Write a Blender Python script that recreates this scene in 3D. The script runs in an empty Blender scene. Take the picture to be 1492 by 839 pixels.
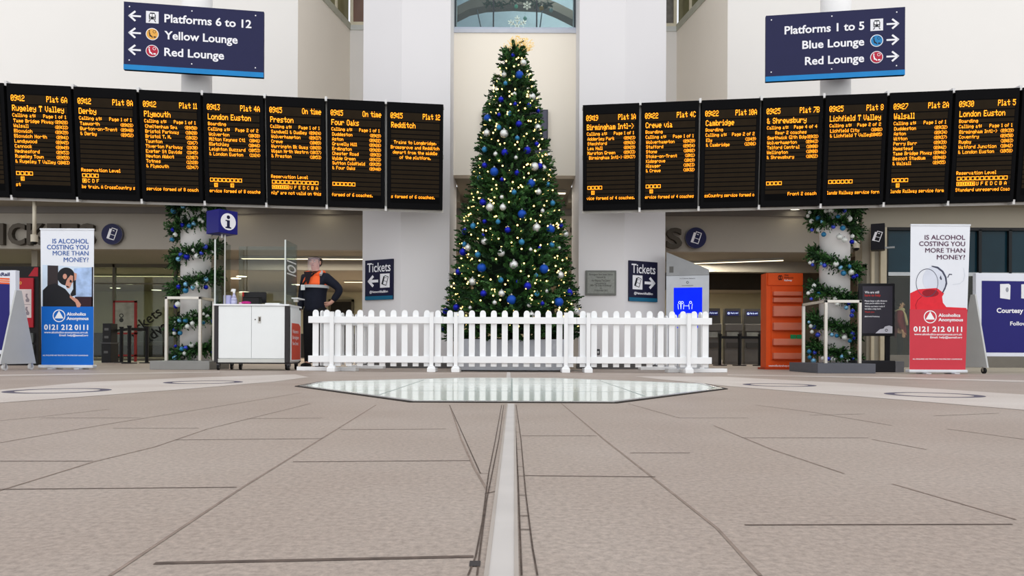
import bpy, bmesh, math, random
from mathutils import Vector, Matrix

SC = bpy.context.scene
COL = SC.collection
PI = math.pi
# ------------------------------------------------------------------ camera
F, CX, CY, H, ROLL = 1078.0, 746.0, 510.0, 0.30, 0.0045
cam_data = bpy.data.cameras.new('camera')
cam_data.sensor_fit = 'HORIZONTAL'
cam_data.sensor_width = 36.0
cam_data.lens = 36.0 * F / 1492.0
cam_data.shift_y = (CY - 419.5) / 1492.0
cam_data.clip_start = 0.05
cam_data.clip_end = 200
cam = bpy.data.objects.new('camera', cam_data)
COL.objects.link(cam)
cam.matrix_world = Matrix.Translation((0, 0, H)) @ Matrix.Rotation(-ROLL, 4, 'Y') @ Matrix.Rotation(PI / 2, 4, 'X')
SC.camera = cam
# ------------------------------------------------------------------ light
SC.view_settings.view_transform = 'Standard'
SC.view_settings.look = 'None'
SC.view_settings.gamma = 1.0
SC.view_settings.use_curve_mapping = False
SC.view_settings.exposure = 0.0
world = bpy.data.worlds.new('overcast_sky')
SC.world = world
world.use_nodes = True
bg = world.node_tree.nodes['Background']
bg.inputs['Color'].default_value = (0.93, 0.96, 1.0, 1)
bg.inputs['Strength'].default_value = 0.98
sun_d = bpy.data.lights.new('daylight', 'SUN')
sun_d.energy = 1.12
sun_d.angle = math.radians(100)
sun_d.color = (1.0, 0.97, 0.92)
sun = bpy.data.objects.new('daylight', sun_d)
COL.objects.link(sun)
sun.location = (0, -10, 16)
sun.rotation_euler = (math.radians(66), 0, math.radians(4))
try:
    SC.cycles.max_bounces = 8
    SC.cycles.transparent_max_bounces = 16
    SC.cycles.use_denoising = True
    SC.cycles.sample_clamp_indirect = 6
except Exception:
    pass


# ------------------------------------------------------------------ pixel <-> world (photo measured at 1492 x 839)
def UV(px, py):
    dx, dy = px - CX, py - CY
    return dx + ROLL * dy, dy - ROLL * dx


def P(px, py, Y):
    u, v = UV(px, py)
    return Vector((u / F * Y, Y, H - v / F * Y))


def G(px, py):                      # point on the floor
    u, v = UV(px, py)
    Y = H * F / max(v, 0.5)
    return Vector((u / F * Y, Y, 0))


# ------------------------------------------------------------------ materials
MATS = {}


def lin(c):
    c = c / 255.0
    return c / 12.92 if c <= 0.04045 else ((c + 0.055) / 1.055) ** 2.4


def M(name, rgb=(200, 200, 200), rough=0.5, metal=0.0, emit=0.0, var=0.05, scale=6.0, spec=0.22, alpha=1.0):
    if name in MATS:
        return MATS[name]
    m = bpy.data.materials.new(name)
    m.use_nodes = True
    nt = m.node_tree
    b = nt.nodes['Principled BSDF']
    c = [lin(v) for v in rgb]
    b.inputs['Roughness'].default_value = rough
    b.inputs['Metallic'].default_value = metal
    b.inputs['Specular IOR Level'].default_value = spec
    tc = nt.nodes.new('ShaderNodeTexCoord')
    nz = nt.nodes.new('ShaderNodeTexNoise')
    nz.inputs['Scale'].default_value = scale
    nz.inputs['Detail'].default_value = 3
    nt.links.new(tc.outputs['Object'], nz.inputs['Vector'])
    rp = nt.nodes.new('ShaderNodeValToRGB')
    rp.color_ramp.elements[0].position = 0.3
    rp.color_ramp.elements[1].position = 0.7
    rp.color_ramp.elements[0].color = [v * (1 - var) for v in c] + [1]
    rp.color_ramp.elements[1].color = [min(1, v * (1 + var)) for v in c] + [1]
    nt.links.new(nz.outputs['Fac'], rp.inputs['Fac'])
    nt.links.new(rp.outputs['Color'], b.inputs['Base Color'])
    if emit > 0:
        nt.links.new(rp.outputs['Color'], b.inputs['Emission Color'])
        b.inputs['Emission Strength'].default_value = emit
    if alpha < 1:
        b.inputs['Alpha'].default_value = alpha
    MATS[name] = m
    return m


def glass_mat(name, rgb=(220, 235, 235), clear=0.85, rough=0.03, ior=1.3):
    """clear sheet glass: mostly transparent, with a mirror reflection growing at grazing angles"""
    if name in MATS:
        return MATS[name]
    m = bpy.data.materials.new(name)
    m.use_nodes = True
    nt = m.node_tree
    nt.nodes.clear()
    out = nt.nodes.new('ShaderNodeOutputMaterial')
    tr = nt.nodes.new('ShaderNodeBsdfTransparent')
    tr.inputs['Color'].default_value = [lin(v) * clear for v in rgb] + [1]
    gl = nt.nodes.new('ShaderNodeBsdfGlossy')
    gl.inputs['Roughness'].default_value = rough
    lw = nt.nodes.new('ShaderNodeLayerWeight')
    pw = nt.nodes.new('ShaderNodeMath')
    pw.operation = 'POWER'
    pw.inputs[1].default_value = 4.0
    fr = nt.nodes.new('ShaderNodeMath')
    fr.operation = 'MULTIPLY_ADD'
    fr.inputs[1].default_value = ior - 1.0
    fr.inputs[2].default_value = 0.03
    nt.links.new(lw.outputs['Facing'], pw.inputs[0])
    nt.links.new(pw.outputs[0], fr.inputs[0])
    mx = nt.nodes.new('ShaderNodeMixShader')
    nt.links.new(fr.outputs[0], mx.inputs[0])
    nt.links.new(tr.outputs[0], mx.inputs[1])
    nt.links.new(gl.outputs[0], mx.inputs[2])
    nt.links.new(mx.outputs[0], out.inputs['Surface'])
    MATS[name] = m
    return m


def stone_mat(name, rgb, rough=0.55, speck=0.28):
    m = bpy.data.materials.new(name)
    m.use_nodes = True
    nt = m.node_tree
    b = nt.nodes['Principled BSDF']
    b.inputs['Roughness'].default_value = rough
    b.inputs['Specular IOR Level'].default_value = 0.35
    c = [lin(v) for v in rgb]
    tc = nt.nodes.new('ShaderNodeTexCoord')
    n1 = nt.nodes.new('ShaderNodeTexNoise')
    n1.inputs['Scale'].default_value = 75
    n1.inputs['Detail'].default_value = 6
    n1.inputs['Roughness'].default_value = 0.75
    n2 = nt.nodes.new('ShaderNodeTexNoise')
    n2.inputs['Scale'].default_value = 1.3
    n2.inputs['Detail'].default_value = 4
    r1 = nt.nodes.new('ShaderNodeValToRGB')
    r1.color_ramp.elements[0].position = 0.33
    r1.color_ramp.elements[1].position = 0.68
    r1.color_ramp.elements[0].color = [v * (1 - speck) for v in c] + [1]
    r1.color_ramp.elements[1].color = [v * (1 + speck) for v in c] + [1]
    r2 = nt.nodes.new('ShaderNodeValToRGB')
    r2.color_ramp.elements[0].position = 0.35
    r2.color_ramp.elements[1].position = 0.65
    r2.color_ramp.elements[0].color = (0.90, 0.875, 0.86, 1)
    r2.color_ramp.elements[1].color = (1.0, 1.0, 1.0, 1)
    mx = nt.nodes.new('ShaderNodeMixRGB')
    mx.blend_type = 'MULTIPLY'
    mx.inputs[0].default_value = 1
    nt.links.new(tc.outputs['Object'], n1.inputs['Vector'])
    nt.links.new(tc.outputs['Object'], n2.inputs['Vector'])
    nt.links.new(n1.outputs['Fac'], r1.inputs['Fac'])
    nt.links.new(n2.outputs['Fac'], r2.inputs['Fac'])
    nt.links.new(r1.outputs['Color'], mx.inputs[1])
    nt.links.new(r2.outputs['Color'], mx.inputs[2])
    nt.links.new(mx.outputs[0], b.inputs['Base Color'])
    bp = nt.nodes.new('ShaderNodeBump')
    bp.inputs['Strength'].default_value = 0.12
    bp.inputs['Distance'].default_value = 0.002
    nt.links.new(n1.outputs['Fac'], bp.inputs['Height'])
    nt.links.new(bp.outputs['Normal'], b.inputs['Normal'])
    MATS[name] = m
    return m


WHITE = lambda: M('white_plaster', (236, 233, 229), 0.75, var=0.012, scale=0.7)
STEEL = lambda: M('brushed_steel', (190, 188, 184), 0.32, 0.85)
BLACK = lambda: M('black_plastic', (20, 20, 22), 0.5)
WPLASTIC = lambda: M('white_plastic', (243, 244, 245), 0.35, var=0.015)
NAVY = lambda: M('navy_sign_face', (30, 32, 72), 0.5, var=0.03)
SIGNWHITE = lambda: M('sign_white', (240, 240, 246), 0.5, var=0.01)


def letter_mesh(s, bold, solid):
    cu = bpy.data.curves.new('lettering', 'FONT')
    cu.body = s
    cu.align_x = 'LEFT'
    cu.resolution_u = 3
    if bold and 'M' not in s:
        cu.offset = bold
    if solid:
        cu.extrude = 0.5
    o = bpy.data.objects.new('lettering', cu)
    me = o.to_mesh()
    vs = [Vector(v.co) for v in me.vertices]
    fs = [list(p.vertices) for p in me.polygons]
    o.to_mesh_clear()
    bpy.data.objects.remove(o)
    bpy.data.curves.remove(cu)
    return vs, fs


# ------------------------------------------------------------------ mesh builder
class MB:
    def __init__(self):
        self.v, self.f, self.mi, self.mats = [], [], [], []

    def m(self, mat):
        if mat not in self.mats:
            self.mats.append(mat)
        return self.mats.index(mat)

    def add(self, vs, fs, mat):
        o = len(self.v)
        i = self.m(mat)
        self.v += [tuple(p) for p in vs]
        for f in fs:
            self.f.append([o + k for k in f])
            self.mi.append(i)
        return self

    def box(self, x0, x1, y0, y1, z0, z1, mat):
        vs = [(x0, y0, z0), (x1, y0, z0), (x1, y1, z0), (x0, y1, z0), (x0, y0, z1), (x1, y0, z1), (x1, y1, z1), (x0, y1, z1)]
        return self.add(vs, [(3, 2, 1, 0), (4, 5, 6, 7), (0, 1, 5, 4), (1, 2, 6, 5), (2, 3, 7, 6), (3, 0, 4, 7)], mat)

    def quad(self, a, b, c, d, mat):
        return self.add([a, b, c, d], [(0, 1, 2, 3)], mat)

    def poly(self, pts, y, mat):            # flat shape facing -y, from (x, z) points
        n = len(pts)
        ar = sum(pts[i][0] * pts[(i + 1) % n][1] - pts[(i + 1) % n][0] * pts[i][1] for i in range(n))
        if ar < 0:
            pts = pts[::-1]
        return self.add([(p[0], y, p[1]) for p in pts], [list(range(n))], mat)

    def rect(self, x0, x1, z0, z1, y, mat):
        return self.poly([(x0, z0), (x1, z0), (x1, z1), (x0, z1)], y, mat)

    def disc(self, cx, cz, r, y, mat, n=24, rz=None):
        rz = rz or r
        return self.poly([(cx + r * math.cos(2 * PI * k / n), cz + rz * math.sin(2 * PI * k / n)) for k in range(n)], y, mat)

    def ring(self, cx, cz, r0, r1, y, mat, n=32, sx=1.0, sz=1.0):
        vs = []
        for k in range(n):
            a = 2 * PI * k / n
            vs += [(cx + r0 * sx * math.cos(a), y, cz + r0 * sz * math.sin(a)), (cx + r1 * sx * math.cos(a), y, cz + r1 * sz * math.sin(a))]
        fs = [(2 * k, 2 * k + 1, (2 * k + 3) % (2 * n), (2 * k + 2) % (2 * n)) for k in range(n)]
        return self.add(vs, fs, mat)

    def stroke(self, pts, w, y, mat):       # flat polyline facing -y
        for (a, b) in zip(pts[:-1], pts[1:]):
            d = Vector((b[0] - a[0], b[1] - a[1]))
            if d.length < 1e-9:
                continue
            d.normalize()
            n = Vector((-d.y, d.x)) * w / 2
            e = d * w * 0.35
            self.poly([(a[0] - e.x + n.x, a[1] - e.y + n.y), (a[0] - e.x - n.x, a[1] - e.y - n.y),
                       (b[0] + e.x - n.x, b[1] + e.y - n.y), (b[0] + e.x + n.x, b[1] + e.y + n.y)], y, mat)
        return self

    def prism(self, pts, y0, y1, mat):      # (x, z) outline extruded from y0 (front) to y1
        n = len(pts)
        ar = sum(pts[i][0] * pts[(i + 1) % n][1] - pts[(i + 1) % n][0] * pts[i][1] for i in range(n))
        if ar < 0:
            pts = pts[::-1]
        vs = [(p[0], y0, p[1]) for p in pts] + [(p[0], y1, p[1]) for p in pts]
        fs = [list(range(n)), list(range(2 * n - 1, n - 1, -1))]
        fs += [(i, n + i, n + (i + 1) % n, (i + 1) % n) for i in range(n)]
        return self.add(vs, fs, mat)

    def prism_z(self, pts, z0, z1, mat):    # (x, y) outline extruded upward
        n = len(pts)
        ar = sum(pts[i][0] * pts[(i + 1) % n][1] - pts[(i + 1) % n][0] * pts[i][1] for i in range(n))
        if ar < 0:
            pts = pts[::-1]
        vs = [(p[0], p[1], z0) for p in pts] + [(p[0], p[1], z1) for p in pts]
        fs = [list(range(n - 1, -1, -1)), list(range(n, 2 * n))]
        fs += [(i, (i + 1) % n, n + (i + 1) % n, n + i) for i in range(n)]
        return self.add(vs, fs, mat)

    def cyl(self, a, b, r, mat, n=16, r2=None, cap=True):
        a, b = Vector(a), Vector(b)
        d = (b - a).normalized()
        u = d.orthogonal().normalized()
        w = d.cross(u)
        r2 = r if r2 is None else r2
        vs = []
        for k in range(n):
            t = 2 * PI * k / n
            e = u * math.cos(t) + w * math.sin(t)
            vs += [a + e * r, b + e * r2]
        fs = [(2 * k, (2 * k + 2) % (2 * n), (2 * k + 3) % (2 * n), 2 * k + 1) for k in range(n)]
        if cap:
            fs += [[2 * k for k in range(n - 1, -1, -1)], [2 * k + 1 for k in range(n)]]
        return self.add(vs, fs, mat)

    def tube(self, pts, r, mat, n=8):
        pts = [Vector(p) for p in pts]
        vs, fs = [], []
        u = None
        for i, p in enumerate(pts):
            d = (pts[min(i + 1, len(pts) - 1)] - pts[max(i - 1, 0)]).normalized()
            if u is None:
                u = d.orthogonal().normalized()
            u = (u - d * u.dot(d))
            u = u.normalized() if u.length > 1e-6 else d.orthogonal().normalized()
            w = d.cross(u)
            rr = r[i] if isinstance(r, (list, tuple)) else r
            vs += [p + (u * math.cos(2 * PI * k / n) + w * math.sin(2 * PI * k / n)) * rr for k in range(n)]
        for i in range(len(pts) - 1):
            for k in range(n):
                fs.append((i * n + k, i * n + (k + 1) % n, (i + 1) * n + (k + 1) % n, (i + 1) * n + k))
        fs += [list(range(n - 1, -1, -1)), list(range((len(pts) - 1) * n, len(pts) * n))]
        return self.add(vs, fs, mat)

    def sphere(self, c, r, mat, n=16, m=10, sx=1, sy=1, sz=1):
        vs, fs = [], []
        for j in range(m + 1):
            t = PI * j / m
            for k in range(n):
                a = 2 * PI * k / n
                vs.append((c[0] + r * sx * math.sin(t) * math.cos(a), c[1] + r * sy * math.sin(t) * math.sin(a), c[2] + r * sz * math.cos(t)))
        for j in range(m):
            for k in range(n):
                a, b = j * n + k, j * n + (k + 1) % n
                if j == 0:
                    fs.append((a, a + n, b + n))
                elif j == m - 1:
                    fs.append((a, a + n, b))
                else:
                    fs.append((a, a + n, b + n, b))
        return self.add(vs, fs, mat)

    def text(self, s, x, z, size, y, mat, align='LEFT', bold=0.0, width=None, xf=None, depth=0.0):
        """flat lettering on the plane y (facing -y); (x, z) is the baseline start, middle or end; size = cap height"""
        vs, fs = letter_mesh(s, bold, bool(depth))
        if not vs:
            return self
        k = size / 0.70
        x0, x1 = min(v.x for v in vs), max(v.x for v in vs)
        kx = k if width is None else width / max(1e-6, (x1 - x0))
        W = (x1 - x0) * kx
        if bold and 'M' in s:                # thicker strokes by a second, slightly shifted copy
            n0 = len(vs)
            vs = [v - Vector((bold * .6, 0, 0)) for v in vs] + [v + Vector((bold * .6, 0, 1)) for v in vs]
            fs = fs + [[i + n0 for i in f] for f in fs]
        off = {'LEFT': 0, 'CENTER': -W / 2, 'RIGHT': -W}[align]
        out = []
        for v in vs:
            q = (x + off + (v.x - x0) * kx, y + ((-v.z) * depth if depth else -0.0008 * v.z), z + v.y * k)
            out.append(q)
        return self.add(out, fs, mat)

    def build(self, name, parent=None, smooth=False, bevel=0.0, loc=None):
        me = bpy.data.meshes.new(name)
        me.from_pydata(self.v, [], self.f)
        for mt in self.mats:
            me.materials.append(mt)
        me.polygons.foreach_set('material_index', self.mi)
        if smooth:
            me.polygons.foreach_set('use_smooth', [True] * len(me.polygons))
        me.update()
        o = bpy.data.objects.new(name, me)
        COL.objects.link(o)
        if parent is not None:
            o.parent = parent
        if loc is not None:
            o.location = loc
        if bevel:
            b = o.modifiers.new('bevel', 'BEVEL')
            b.width = bevel
            b.segments = 2
            b.limit_method = 'ANGLE'
        return o


def box_part(name, parent, dims, mat, bevel=0.0):
    return MB().box(*dims, mat).build(name, parent, bevel=bevel)


def thing(name, label, cat, loc=(0, 0, 0), rotz=0.0, group=None, rot=None):
    o = bpy.data.objects.new(name, None)
    COL.objects.link(o)
    o.empty_display_size = 0.1
    o.location = loc
    o.rotation_euler = rot if rot else (0, 0, rotz)
    return tag(o, label, cat, group)


def tag(o, label, cat, group=None):
    o['label'] = label
    o['category'] = cat
    if group:
        o['group'] = group
    return o


def struct(o):
    o['kind'] = 'structure'
    return o


def copy_tree(o, parent=None):
    c = o.copy()
    COL.objects.link(c)
    if parent is not None:
        c.parent = parent
    for ch in [k for k in list(o.children)]:
        copy_tree(ch, c)
    return c


# dot-matrix letters, five columns of seven dots each, one byte a column from the space onward
DOTS = ('0000000000 00005F0000 0007000700 147F147F14 242A7F2A12 2313086462 3649562050 0008070300 001C224100 0041221C00 '
        '2A1C7F1C2A 08083E0808 0050300000 0808080808 0060600000 2010080402 3E5149453E 00427F4000 7249494946 2141494D33 '
        '1814127F10 2745454539 3C4A494931 4121110907 3649494936 464949291E 0036360000 0040340000 0008142241 1414141414 '
        '0041221408 0201590906 3E415D594E 7C1211127C 7F49494936 3E41414122 7F4141413E 7F49494941 7F09090901 3E41415173 '
        '7F0808087F 00417F4100 2040413F01 7F08142241 7F40404040 7F021C027F 7F0408107F 3E4141413E 7F09090906 3E4151215E '
        '7F09192946 2649494932 03017F0103 3F4040403F 1F2040201F 3F4038403F 6314081463 0304780403 6159494D43 007F414141 '
        '0204081020 004141417F 0402010204 4040404040 0003070800 2054547840 7F28444438 3844444428 384444287F 3854545418 '
        '00087E0902 18A4A49C78 7F08040478 00447D4000 2040403D00 7F10284400 00417F4000 7C04780478 7C08040478 3844444438 '
        'FC18242418 18242418FC 7C08040408 4854545424 04043F4424 3C4040207C 1C2040201C 3C4030403C 4428102844 4C9090907C '
        '4464544C44').split()


def dot_cols(ch):
    s = DOTS[min(max(ord(ch) - 32, 0), len(DOTS) - 1)]
    cols = [int(s[i:i + 2], 16) for i in range(0, 10, 2)]
    if ch == ' ':
        return [0, 0, 0]
    while cols and cols[0] == 0:
        cols = cols[1:]
    while cols and cols[-1] == 0:
        cols = cols[:-1]
    return cols


def dot_text(mb, s, x, z, px, pz, y, mat, align='LEFT', fat=1.0):
    """amber dot-matrix text; (x, z) = lower left (or right / middle) of the seven-dot row; px, pz = dot pitch"""
    cols = []
    for ch in s:
        cols += dot_cols(ch) + [0]
    W = (len(cols) - 1) * px
    x += {'LEFT': 0, 'RIGHT': -W, 'CENTER': -W / 2}[align]
    for i, c in enumerate(cols):
        r = 0
        while r < 8:
            if c >> r & 1:
                e = r
                while e < 7 and (c >> (e + 1) & 1):
                    e += 1
                mb.rect(x + i * px, x + (i + fat) * px, z + (6 - e) * pz, z + (7 - r) * pz, y, mat)
                r = e + 1
            else:
                r += 1
# ================================================================== SETTING
STONE = stone_mat('floor_stone', (176, 162, 152))
PALE = stone_mat('pale_band_stone', (214, 205, 198), speck=0.12)
JOINT = M('joint_dark', (104, 91, 84), 0.9, var=0.3, scale=30)
JOINT2 = M('joint_soft', (146, 130, 120), 0.9, var=0.2, scale=20)
GREYBASE = M('dark_grey_cladding', (98, 96, 96), 0.6)
BEIGE = M('beige_cladding', (158, 152, 142), 0.65, var=0.02, scale=1.0)
BEIGED = M('beige_soffit', (150, 144, 130), 0.75, var=0.02, scale=1.0)
GREYBAND = M('grey_cladding', (116, 112, 108), 0.6, var=0.02)

fl = MB()
fl.quad((-18, -5, 0), (18, -5, 0), (18, 28, 0), (-18, 28, 0), STONE)


def strip(pts, w, mat, z=0.0008):
    q = [G(*p) if len(p) == 2 else Vector(p) for p in pts]
    for a, b in zip(q[:-1], q[1:]):
        d = (b - a)
        d.normalize()
        n = Vector((-d.y, d.x, 0)) * w / 2
        fl.quad((a.x - n.x, a.y - n.y, z), (b.x - n.x, b.y - n.y, z), (b.x + n.x, b.y + n.y, z), (a.x + n.x, a.y + n.y, z), mat)


# long slab joints
for pts in ([(160, 839), (352, 711), (548, 590)], [(-30, 724), (45, 701), (136, 673), (226, 651), (302, 625), (452, 588)],
            [(-40, 651), (0, 645), (150, 619), (362, 585), (440, 572)], [(-40, 617), (60, 607), (160, 596)],
            [(818, 588), (880, 640), (950, 695), (1045, 770), (1108, 839)], [(915, 588), (990, 609)],
            [(1040, 620), (1125, 655), (1230, 690)], [(1270, 640), (1350, 655)], [(1300, 705), (1480, 757)],
            [(655, 590), (672, 640), (690, 680), (712, 718)], [(1380, 625), (1492, 640)], [(1100, 590), (1180, 600), (1300, 620)]):
    strip(pts, 0.006, JOINT2)
for pts in ([(0, 713), (345, 710)], [(427, 673), (685, 671)], [(255, 641), (470, 639)], [(495, 626), (650, 625)], [(165, 624), (290, 624)],
            [(60, 609), (205, 609)], [(0, 672), (135, 672)], [(765, 693), (955, 695)], [(1085, 765), (1475, 764)], [(918, 660), (1005, 660)],
            [(1080, 638), (1265, 638)], [(988, 609), (1090, 609)], [(360, 610), (470, 609)], [(1180, 605), (1260, 603)], [(760, 635), (870, 635)], [(1360, 606), (1456, 602)]):
    strip(pts, 0.0065, JOINT)
strip([(225, 821), (690, 811)], 0.012, JOINT)
SEAM = M('joint_seam', (92, 80, 73), 0.9, var=0.35, scale=40)
for pts in ([(734, 590), (727, 640), (717, 690), (709, 730), (701, 790), (695, 839)], [(731, 590), (722, 640), (712, 690), (709, 712), (703, 760), (693, 812), (682, 839)],
            [(749, 590), (752, 640), (755, 700), (757, 760), (760, 839)], [(752, 590), (759, 640), (766, 720), (776, 800), (783, 839)],
            [(655, 590), (700, 690), (712, 690)], [(706, 720), (722, 716)]):
    strip(pts, 0.0028, SEAM, 0.0012)
strip([(684, 822), (700, 822)], 0.026, M('joint_tar', (70, 66, 66), 0.9), 0.0014)
for y in (615, 630, 655, 680, 694, 722, 752, 772):
    t = (y - 590) / 249.0
    strip([(750 + 10 * t, y), (752 + 30 * t, y)], 0.004, SEAM, 0.0014)


def fpoly(px, mat, z):
    q = [G(*p) for p in px]
    ar = sum(q[i].x * q[(i + 1) % len(q)].y - q[(i + 1) % len(q)].x * q[i].y for i in range(len(q)))
    if ar < 0:
        q = q[::-1]
    fl.add([(p.x, p.y, z) for p in q], [list(range(len(q)))], mat)


fpoly([(-60, 571), (0, 568), (130, 556.5), (300, 549.5), (430, 545.5), (450, 549.5), (400, 556), (270, 567), (110, 579), (0, 587), (-60, 592)], PALE, 0.0016)
fpoly([(925, 548.5), (1050, 548.8), (1250, 559), (1492, 575), (1560, 580), (1560, 603), (1492, 597.5), (1250, 577.5), (1060, 562.5), (960, 552.5)], PALE, 0.0016)
fpoly([(-40, 546.5), (320, 541.6), (320, 542.6), (-40, 548.5)], PALE, 0.0018)
fpoly([(1060, 545.6), (1300, 549.5), (1520, 555), (1520, 557.5), (1300, 551.5), (1060, 546.6)], PALE, 0.0018)
struct(fl.build('floor'))

# metal expansion strip running up to the glass
rl = MB()
RA, RB = G(730, 850), G(744.5, 589)
rd = (RB - RA).normalized()
rn = Vector((rd.y, -rd.x, 0))
for (o0, o1, z, mt) in ((-0.017, 0.017, 0.004, M('strip_pale_metal', (206, 200, 196), 0.5, 0.0)), (-0.023, -0.017, 0.0055, M('strip_edge', (184, 174, 166), 0.5, 0.1)), (0.017, 0.023, 0.0055, M('strip_edge'))):
    a, b, c, d = RA + rn * o0, RA + rn * o1, RB + rn * o1, RB + rn * o0
    rl.prism_z([(p.x, p.y) for p in (a, b, c, d)], 0.0, z, mt)
A2, B2 = G(741, 551), G(741, 542.5)
rl.prism_z([(A2.x - .022, A2.y), (A2.x + .022, A2.y), (B2.x + .022, B2.y), (B2.x - .022, B2.y)], 0, 0.004, M('strip_pale_metal'))
struct(rl.build('trim_1'))

# octagonal glazed floor light
OCT = [(-0.58, 4.2), (0.60, 4.2), (1.70, 5.82), (1.76, 6.68), (0.50, 7.86), (-0.52, 7.86), (-1.76, 6.78), (-1.74, 5.93)]
OC = Vector((0.0, 6.05))


def oscale(k, add=0.0):
    return [tuple(OC + (Vector(p) - OC) * k) for p in OCT]


t = thing('floor_light', 'large octagonal glazed panel set into the paving in front of the fence', 'floor window', (0, 0, 0))
g = MB()
gm = M('pale_green_glass', (218, 230, 216), 0.10, spec=0.5, var=0.03, scale=1.5)
g.prism_z(oscale(0.955), 0.0005, 0.006, gm)
g.build('glass_panel', t)
g = MB()
n = 8
for (k0, k1, z, mt) in ((0.955, 0.98, 0.008, M('rim_steel', (205, 205, 203), 0.25, 0.6)), (0.98, 1.0, 0.005, M('rim_dark', (46, 40, 36), 0.7))):
    a, b = oscale(k0), oscale(k1)
    for i in range(n):
        j = (i + 1) % n
        g.prism_z([a[i], b[i], b[j], a[j]], 0.0, z, mt)
g.build('rim', t)
g = MB()
jm = M('glass_joint', (160, 172, 168), 0.4)
for x in (-0.86, 0.0, 0.86):
    ya = 4.33 if abs(x) < .5 else 4.75
    yb = 7.66 if abs(x) < .5 else 7.25
    g.box(x - .006, x + .006, ya, yb, 0.0055, 0.0066, jm)
for y in (5.3, 6.6):
    g.box(-1.25 if y < 6 else -1.6, 1.25 if y < 6 else 1.6, y - .006, y + .006, 0.0055, 0.0066, jm)
g.build('joint', t)

# floor markers on the pale band
for (px, py, r, lab) in ((85, 569.5, 0.33, 'dark ring marker on the left pale paving band, nearest the left edge'), (297, 557, 0.33, 'dark ring marker on the left pale paving band, nearer the fence'),
                         (1360, 575.5, 0.31, 'dark ring marker on the right pale paving band, nearest the right edge'), (1135, 561, 0.31, 'dark ring marker on the right pale paving band, nearer the fence')):
    c = G(px, py)
    mk = MB()
    vs, fs = [], []
    for k in range(40):
        a = 2 * PI * k / 40
        for rr in (r * 0.78, r):
            vs.append((rr * math.cos(a), rr * math.sin(a), 0.0))
    fs = [(2 * k, 2 * k + 1, (2 * k + 3) % 80, (2 * k + 2) % 80) for k in range(40)]
    mk.add(vs, fs, M('marker_ink', (92, 88, 104), 0.7))
    tag(mk.build('floor_marker', loc=(c.x, c.y, 0.0024)), lab, 'floor marker', 'ring markers on the pale paving')

# ---------------------------------------------------------------- walls
W = WHITE()
TOP = 13.0


def wallbox(name, x0, x1, y0, y1, z0, z1, mat=W):
    return struct(MB().box(x0, x1, y0, y1, z0, z1, mat).build(name))


def wallpoly(name, pts, z0, z1, mat=W):
    return struct(MB().prism_z(pts, z0, z1, mat).build(name))


WHITE_WARMLIT = M('white_plaster_warm_light', (248, 240, 226), 0.75, var=0.015, scale=0.6)  # white plaster, the warm tint of the light put into its colour
WHITE_COOLLIT = M('white_plaster_cool_light', (226, 224, 226), 0.7, var=0.015, scale=0.6)  # same white plaster on the piers, with the light's cool tint painted in
wallbox('wall_left', -17, -4.165, 14.3, 14.6, 3.3, TOP)
wallbox('wall_right', 4.14, 17, 14.3, 14.6, 3.3, TOP)
for s, nm in ((-1, 'left'), (1, 'right')):
    e = 4.165 if s < 0 else 4.14
    wallpoly('wall_%s_recess' % nm, [(s * e, 14.3), (s * 3.71, 16.8), (s * 3.95, 16.9), (s * (e + .25), 14.6)], 3.3, 7.55, WHITE_WARMLIT)
    wallbox('wall_%s_recess_back' % nm, min(s * 3.95, s * 2.3), max(s * 3.95, s * 2.3), 16.8, 17.0, 3.3, 7.55, W)
# piers: one angled and one square face each, with a dark skirting
PL = [(-1.019, 12.0), (-1.81, 12.0), (-2.513, 12.4), (-2.513, 13.4), (-1.019, 13.4)]
PLU = PL[:3] + [(-2.513, 17.0), (-1.019, 13.4)]
PR = [(1.074, 12.0), (1.82, 12.0), (2.56, 12.4), (2.56, 13.4), (1.074, 13.4)]
PRU = PR[:3] + [(2.56, 17.0), (1.074, 13.4)]
for nm_, lo_, up_ in (('wall_left_pier', PL, PLU), ('wall_right_pier', PR, PRU)):
    struct(MB().prism_z(lo_, 0.0, 3.45, WHITE_COOLLIT).prism_z(up_, 3.45, TOP, WHITE_COOLLIT).build(nm_))
for nm, pts in (('left', [(-1.0, 11.985), (-1.815, 11.985), (-2.53, 12.39), (-2.53, 12.6), (-1.9, 12.3), (-1.0, 12.2)]), ('right', [(1.055, 11.985), (1.825, 11.985), (2.575, 12.39), (2.575, 12.6), (1.9, 12.3), (1.055, 12.2)])):
    wallpoly('baseboard_%s' % nm, pts, 0.0, 0.115, GREYBASE)
# centre wall above the ticket hall opening, with its window above
wallbox('wall_center', -1.02, 1.075, 12.7, 12.95, 3.3, 5.74, WHITE_WARMLIT)
wallbox('wall_center_sill', -1.02, 1.075, 12.68, 12.98, 5.74, 5.80, M('sill_grey', (196, 200, 210), 0.5))

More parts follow.
